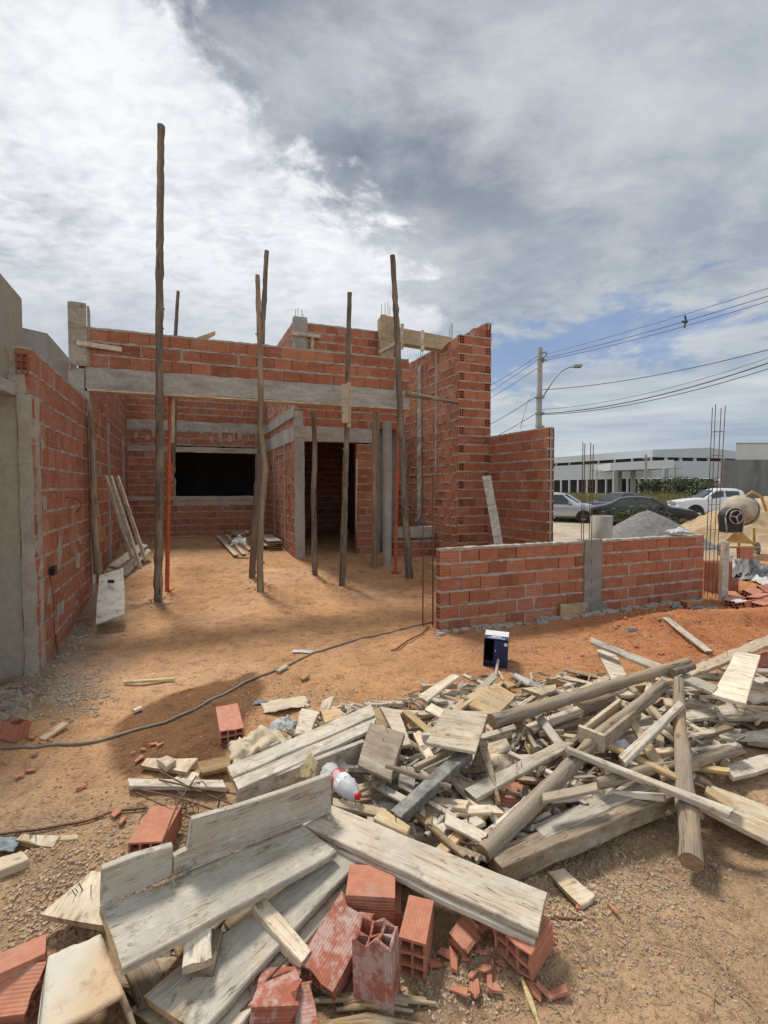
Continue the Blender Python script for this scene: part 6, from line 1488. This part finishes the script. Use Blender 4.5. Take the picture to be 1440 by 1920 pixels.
vehicle('estate_car', 'second black car parked between the silver hatchback and the black sedan', 'car', ppos(1160, 27.5), R(-152), [(x, z*1.08, w) for x, z, w in bp], lambda x: .96, .87, [[(a, b, c*1.07) for a, b, c in q] for q in cg], (-1.32, 1.36), .33, 'car_black',
    details={'panes': [('windscreen', [(.98, .66, 1.06), (.98, -.66, 1.06), (.30, -.55, 1.44), (.30, .55, 1.44)])], 'boxes': []})
pp = [(-2.6, .70, .7), (-2.58, 1.12, .80), (-1.2, 1.13, .80), (-1.02, 1.16, .78), (-.95, 1.60, .62), (-.6, 1.74, .62), (.2, 1.76, .62), (.55, 1.68, .62), (1.15, 1.18, .70), (1.7, 1.12, .74), (2.3, 1.02, .72), (2.52, .80, .68), (2.58, .5, .62)]
vehicle('pickup_truck', 'silver double cab pickup facing left in front of the grey wall', 'pickup truck', ppos(1350, 28.0), R(168), pp, lambda x: 1.10, .90,
    [[(-.72, .81, 1.15), (.02, .81, 1.15), (.02, .68, 1.60), (-.66, .68, 1.58)], [(.12, .81, 1.15), (1.02, .82, 1.14), (.50, .69, 1.58), (.12, .68, 1.61)]], (-1.65, 1.62), .38, 'car_white',
    details={'panes': [('windscreen', [(1.18, .66, 1.22), (1.18, -.66, 1.22), (.62, -.56, 1.65), (.62, .56, 1.65)]), ('rear_window', [(-1.0, .6, 1.22), (-1.0, -.6, 1.22), (-.93, -.55, 1.58), (-.93, .55, 1.58)])],
             'boxes': [('headlight', 'lamp_glass', (2.28, .56, .84), (2.54, .82, .98)), ('grille', 'rim', (2.5, -.45, .78), (2.6, .45, .95)), ('bumper', 'black_plastic', (2.5, -.7, .36), (2.66, .7, .52)), ('side_step', 'rim', (-.9, .86, .36), (.95, .98, .42)), ('mirror', 'car_white', (.86, .92, 1.12), (1.0, 1.12, 1.30))]})

def piles():
    def mound(name, label, cat, c, rx, ry, h, mat, seed, rot=0, lump=.08, n=70, pts2=()):
        mb = MB(); vs = []; rr = Matrix.Rotation(R(rot), 3, 'Z')
        for j in range(n+1):
            for i in range(n+1):
                u, v = i/n*2-1, j/n*2-1; p = Vector((c[0], c[1], 0))+rr @ Vector((u*rx, v*ry, 0)); r = math.sqrt(u*u+v*v)
                z = h*max(0, 1-r)**1.0*1.0 if r < 1 else 0
                z = h*(1-ss(0, 1, r)*.35-r*.65) if r < 1 else 0
                for (a, b, hh, rad) in pts2:
                    q = math.hypot(u-a, v-b)/rad
                    if q < 1: z = max(z, hh*(1-q)+z*.2*q)
                k = min(1, max(0, z)*6)
                z += k*(lump*mn.noise(p*1.4+Vector((seed, 0, 0)))+lump*.4*mn.noise(p*4)+lump*.2*mn.noise(p*11))
                vs.append((p.x, p.y, gz(p.x, p.y)+z-.03))
        fs = [(j*(n+1)+i, j*(n+1)+i+1, (j+1)*(n+1)+i+1, (j+1)*(n+1)+i) for j in range(n) for i in range(n)]
        mb.add(vs, fs, 0, .5, True); return tag(mb.build(name, mat), label, cat)
    c = P(1216, 914, 13.5); mound('gravel_pile', 'dark grey gravel heap behind the low wall', 'gravel pile', c, 1.9, 1.6, 1.02, 'gravel_grey', 3, lump=.06)
    c = P(1490, 914, 15.5); mound('sand_pile', 'big pale yellow sand heap behind the cement mixer', 'sand pile', c, 4.9, 3.2, 1.6, 'sand', 5, lump=.22, n=110, pts2=((-.45, -.2, 1.15, .55), (.3, -.1, 1.5, .7)))
    # cast concrete ring
    c = P(1129, 914, 11.6); g = gz(c.x, c.y); zt = P(1129, 967, 11.6).z; mb = MB(); N = 32; vs = []; r = .25
    for (rr, z) in ((r, g-.1), (r, g+.3), (r, zt), (r-.03, zt+.004), (r-.035, zt-.5)):
        for k in range(N): a = 2*math.pi*k/N; vs.append((c.x+rr*math.cos(a), c.y+rr*math.sin(a), z))
    mb.add(vs, [(i*N+k, i*N+(k+1) % N, (i+1)*N+(k+1) % N, (i+1)*N+k) for i in range(4) for k in range(N)], 0, .5, True)
    mb.add(vs[-N:], [tuple(range(N))]); tag(mb.build('concrete_pipe', 'concrete'), 'upright round concrete pipe standing behind the cement column', 'pipe')
piles()
def mixer():
    base = P(1396, 914, 11.4); base.z = gz(base.x, base.y)
    th = thing('cement_mixer', 'cement mixer with a tilted cream drum, black motor cover and two grey wheels', 'cement mixer', base)
    m = Matrix.Translation(base)
    px = lambda x, y, dy=0: P(x, y, 11.4+dy)-base
    # drum, axis pointing right, away and down
    ax = Vector((.80, .45, -.30)).normalized(); o = px(1388, 957, .1); q = ax.to_track_quat('Z', 'Y').to_matrix().to_4x4(); dm = m @ Matrix.Translation(o) @ q
    mb = MB(); N = 36; vs = []; pr = [(.0, -.36), (.17, -.36), (.30, -.27), (.36, -.08), (.365, .02), (.36, .10), (.30, .28), (.20, .46), (.215, .49), (.19, .47)]
    for (r, z) in pr:
        for k in range(N): a = 2*math.pi*k/N; vs.append((max(r, .001)*math.cos(a), max(r, .001)*math.sin(a), z))
    mb.add(vs, [(i*N+k, i*N+(k+1) % N, (i+1)*N+(k+1) % N, (i+1)*N+k) for i in range(len(pr)-1) for k in range(N)], 0, .5, True); dr = mb.build('drum', 'mixer_drum', th, dm)
    mb = MB(); vs = []
    for (r, z) in ((.368, .02), (.392, .02), (.392, .06), (.366, .06)):
        for k in range(N): a = 2*math.pi*k/N; vs.append((r*math.cos(a), r*math.sin(a), z))
    mb.add(vs, [(i*N+k, i*N+(k+1) % N, (i+1)*N+(k+1) % N, (i+1)*N+k) for i in range(3) for k in range(N)]); mb.build('ring_gear', 'steel_dark', dr, dm)
    # motor cover: rounded top box facing us
    c = px(1378, 975, -.42); mb = MB(); out = []; w_, h_ = .225, .30
    for k in range(13): a = math.pi*k/12; out.append((c.x+w_*math.cos(a), c.z+.06+w_*math.sin(a)))
    out += [(c.x-w_*.80, c.z-h_), (c.x+w_*.80, c.z-h_)]
    n = len(out); d0, d1 = c.y, c.y+.26
    mb.add([(x, d0, z) for x, z in out]+[(x, d1, z) for x, z in out], [tuple(range(n)), tuple(range(2*n-1, n-1, -1))]+[(i, (i+1) % n, n+(i+1) % n, n+i) for i in range(n)]); mb.build('motor_cover', 'black_plastic', th, m)
    mb = MB(); rim = [(x*1.0, z) for x, z in out]; mb.tube([(x, d0-.003, z) for x, z in out+[out[0]]], .014, 6, cap=False); mb.build('cover_rim', 'mixer_drum', th, m)
    mb = MB(); wc = Vector((c.x, d0-.045, c.z+.07)); R_ = .155; mb.tube([wc+Vector((R_*math.cos(t*.2618), 0, R_*math.sin(t*.2618))) for t in range(25)], .013, 6, cap=False)
    for a in (90+8, 210+8, 330+8): mb.tube([wc, wc+Vector((R_*math.cos(R(a+70)), 0, R_*math.sin(R(a+70))))], .015, 6)
    mb.tube([wc+Vector((0, .05, 0)), wc-Vector((0, .01, 0))], .03, 8); mb.build('hand_wheel', 'rim', th, m)
    mb = MB(); mb.tube([px(1393, 948, -.2), px(1398, 930, -.05), px(1410, 922, .15), px(1428, 932, .4), px(1437, 958, .5)], .035, 4); mb.build('yoke', 'mixer_yellow', th, m)
    mb = MB(); mb.hexa([px(1358, 1016, -.25), px(1412, 1020, -.25), px(1412, 1020, -.2), px(1358, 1016, -.2), px(1378, 997, -.25), px(1392, 997, -.25), px(1392, 997, -.2), px(1378, 997, -.2)])
    for a, b in (((1384, 996), (1352, 1028)), ((1386, 996), (1412, 1020)), ((1386, 996), (1385, 1045)), ((1352, 1026), (1424, 1026))): mb.tube([px(*a, -.2), px(*b, -.1)], .028, 6)
    mb.tube([px(1414, 990, .3), px(1414, 1040, .3)], .03, 6); mb.build('frame', 'mixer_yellow', th, m)
    for (wx, wy, dy) in ((1350, 1021, .0), (1420, 1020, .15)):
        c = px(wx, wy, dy); c.z = .155+.0; mb = MB(); pr = [(.10, -.03), (.150, -.035), (.158, -.02), (.158, .02), (.150, .035), (.10, .03)]; vs = []; d = Vector((.9, -.42, 0)).normalized(); e = Vector((.42, .9, 0)).normalized(); N = 22
        for (r, y) in pr:
            for k in range(N): a = 2*math.pi*k/N; vs.append(c+e*(r*math.cos(a))+d*y+Vector((0, 0, r*math.sin(a))))
        mb.add(vs, [(i*N+k, i*N+(k+1) % N, ((i+1) % 6)*N+(k+1) % N, ((i+1) % 6)*N+k) for i in range(6) for k in range(N)], 0, .5, True); wo = mb.build('wheel', 'gravel_grey', th, m)
        mb = MB(); mb.tube([c-d*.04, c+d*.04], .03, 8)
        for k in range(3): a = R(60*k); u = e*math.cos(a)+Vector((0, 0, math.sin(a))); mb.tube([c-u*.11, c+u*.11], .012, 5)
        mb.build('hub', 'gravel_grey', wo, m)
mixer()
# ================= plants
def leaf(mb, p, d, l, w, m=0, curl=.3):
    d = d.normalized(); s = d.cross(Vector((0, 0, 1)));
    if s.length < .01: s = Vector((1, 0, 0))
    s.normalize(); t = random.random(); a = p+d*l*.5-Vector((0, 0, l*curl*.15)); b = p+d*l-Vector((0, 0, l*curl))
    mb.add([p, a+s*w, b, a-s*w], [(0, 1, 2), (0, 2, 3)], m, t)
def plants():
    rng = random.Random(91)
    for i, (px, Y, h, lb) in enumerate(((1165, 17.5, 1.15, 'leafy castor weed in front of the black sedan, left of the gravel'), (1190, 17.0, 1.0, 'leafy weed next to the castor weed by the gravel'), (1142, 18.2, .9, 'low weed between the hatchback and the gravel pile'), (1218, 17.6, 1.3, 'tall weed in front of the black sedan bonnet'), (1275, 17.0, .7, 'low weed between the gravel and the sand'), (1305, 17.6, .6, 'low weed in front of the pickup by the sand'))):
        b = P(px, 914, Y); g = gz(b.x, b.y); th = thing('weed', lb, 'plant', (b.x, b.y, g)); sm = MB(); lf = MB()
        for s in range(16 if i < 4 else 12):
            a = rng.uniform(0, 6.3); r = rng.uniform(.1, .75); top = Vector((b.x+math.cos(a)*r, b.y+math.sin(a)*r, g+h*rng.uniform(.5, 1)))
            root = Vector((b.x+math.cos(a)*r*.3, b.y+math.sin(a)*r*.3, g)); sm.tube([root, root.lerp(top, .6)+Vector((0, 0, .05)), top], .010, 4, cap=False)
            for k in range(5):
                q = root.lerp(top, rng.uniform(.4, 1))
                ca = rng.uniform(0, 6.3); c = q+Vector((math.cos(ca), math.sin(ca), .3))*rng.uniform(.05, .16)
                for f in range(7):
                    t = ca+(f-3)*.55; leaf(lf, c, Vector((math.cos(t), math.sin(t), rng.uniform(-.1, .35))), rng.uniform(.10, .2), .028, 0 if rng.random() < .75 else 1, .25)
        sm.build('stem', 'stem', th, fix=False); lf.build('foliage', ['leaf', 'leaf_dark'], th, fix=False)
    for i, (px, Y, h, w_, lb) in enumerate(((1246, 66, 2.8, 4.0, 'rounded green bush in front of the warehouse, left one'), (1282, 62, 3.1, 3.4, 'rounded green bush in front of the warehouse, right of the canopy'), (1318, 56, 2.6, 3.6, 'dark bush behind the pickup near the grey wall'), (1340, 48, 2.3, 2.6, 'bush touching the left end of the grey wall'), (1222, 70, 2.6, 3.0, 'small bush below the warehouse canopy'))):
        b = P(px, 914, Y); g = gz(b.x, b.y); th = thing('bush', lb, 'bush', (b.x, b.y, g)); lf = MB(); sm = MB()
        cl = [(rng.uniform(-w_/2, w_/2), rng.uniform(-1, 1), rng.uniform(.3, .85)*h, rng.uniform(.5, .95)) for _ in range(16)]
        for _ in range(1500):
            c = rng.choice(cl); d = Vector((rng.gauss(0, 1), rng.gauss(0, 1), rng.gauss(0, 1))).normalized()*c[3]*rng.uniform(.6, 1.05)
            p = Vector((b.x+c[0]+d.x, b.y+c[1]+d.y, g+max(.05, c[2]+d.z*.8))); leaf(lf, p, Vector((rng.gauss(0, 1), rng.gauss(0, 1), rng.gauss(0, .6))), rng.uniform(.18, .34), .08, rng.randrange(2))
        for c in cl[:6]: sm.tube([(b.x, b.y, g), (b.x+c[0]*.8, b.y+c[1]*.8, g+c[2])], .04, 5, cap=False)
        lf.build('foliage', ['leaf', 'leaf_dark'], th, fix=False); sm.build('stem', 'stem', th, fix=False)
    # field of tall grass
    mb = MB()
    for _ in range(26000):
        Y = 31+34*rng.random()**1.5; px = rng.uniform(960, 1370); b = P(px, 914, Y); g = gz(b.x, b.y)
        n_ = mn.noise(Vector((b.x*.12, b.y*.12, 0))); h = (.35+.35*rng.random())*(1+.6*n_)*(1 if Y < 50 else 1.25); a = rng.uniform(0, 3.14); w_ = .035+.0012*Y; dx, dy = math.cos(a)*w_, math.sin(a)*w_*.5; lx, ly = rng.gauss(0, .18), rng.gauss(0, .12)
        m_ = 0 if rng.random() < .42+n_*.8 else (1 if rng.random() < .62 else 2)
        mb.add([(b.x-dx, b.y-dy, g-.03), (b.x+dx, b.y+dy, g-.03), (b.x+lx, b.y+ly, g+h)], [(0, 1, 2)], m_)
    for _ in range(2600):
        Y = rng.uniform(16.5, 21); px = rng.uniform(1220, 1400); b = P(px, 914, Y); g = gz(b.x, b.y); h = rng.uniform(.12, .35); a = rng.uniform(0, 3.14)
        mb.add([(b.x-.03*math.cos(a), b.y-.02, g-.02), (b.x+.03*math.cos(a), b.y+.02, g-.02), (b.x+rng.gauss(0, .1), b.y, g+h)], [(0, 1, 2)], 0)
    for _ in range(2500):
        Y = rng.uniform(24.5, 27); px = rng.uniform(1000, 1300); b = P(px, 914, Y); g = gz(b.x, b.y); h = rng.uniform(.1, .3)
        mb.add([(b.x-.03, b.y-.02, g-.02), (b.x+.03, b.y+.02, g-.02), (b.x+rng.gauss(0, .1), b.y, g+h)], [(0, 1, 2)], 0)
    struct(mb.build('field_grass', ['grass_green', 'grass_dry', 'grass_red'], fix=False), 'stuff', 'tall green and dry reddish grass of the field behind the cars')
    # far line of trees at the horizon
    mb = MB()
    for _ in range(9000):
        px = rng.uniform(-1500, 3200); Y = rng.uniform(170, 200); b = P(px, 914, Y); hh = 3.2+1.8*mn.noise(Vector((b.x*.03, 0, 0)))+1.2*mn.noise(Vector((b.x*.15, 3, 0)))
        leaf(mb, Vector((b.x, Y, rng.uniform(0, hh))), Vector((rng.gauss(0, 1), 0, rng.gauss(0, 1))), 2.2, .9, rng.randrange(2))
    struct(mb.build('far_trees', ['leaf', 'leaf_dark'], fix=False), 'stuff', 'low far line of trees on the horizon')
plants()
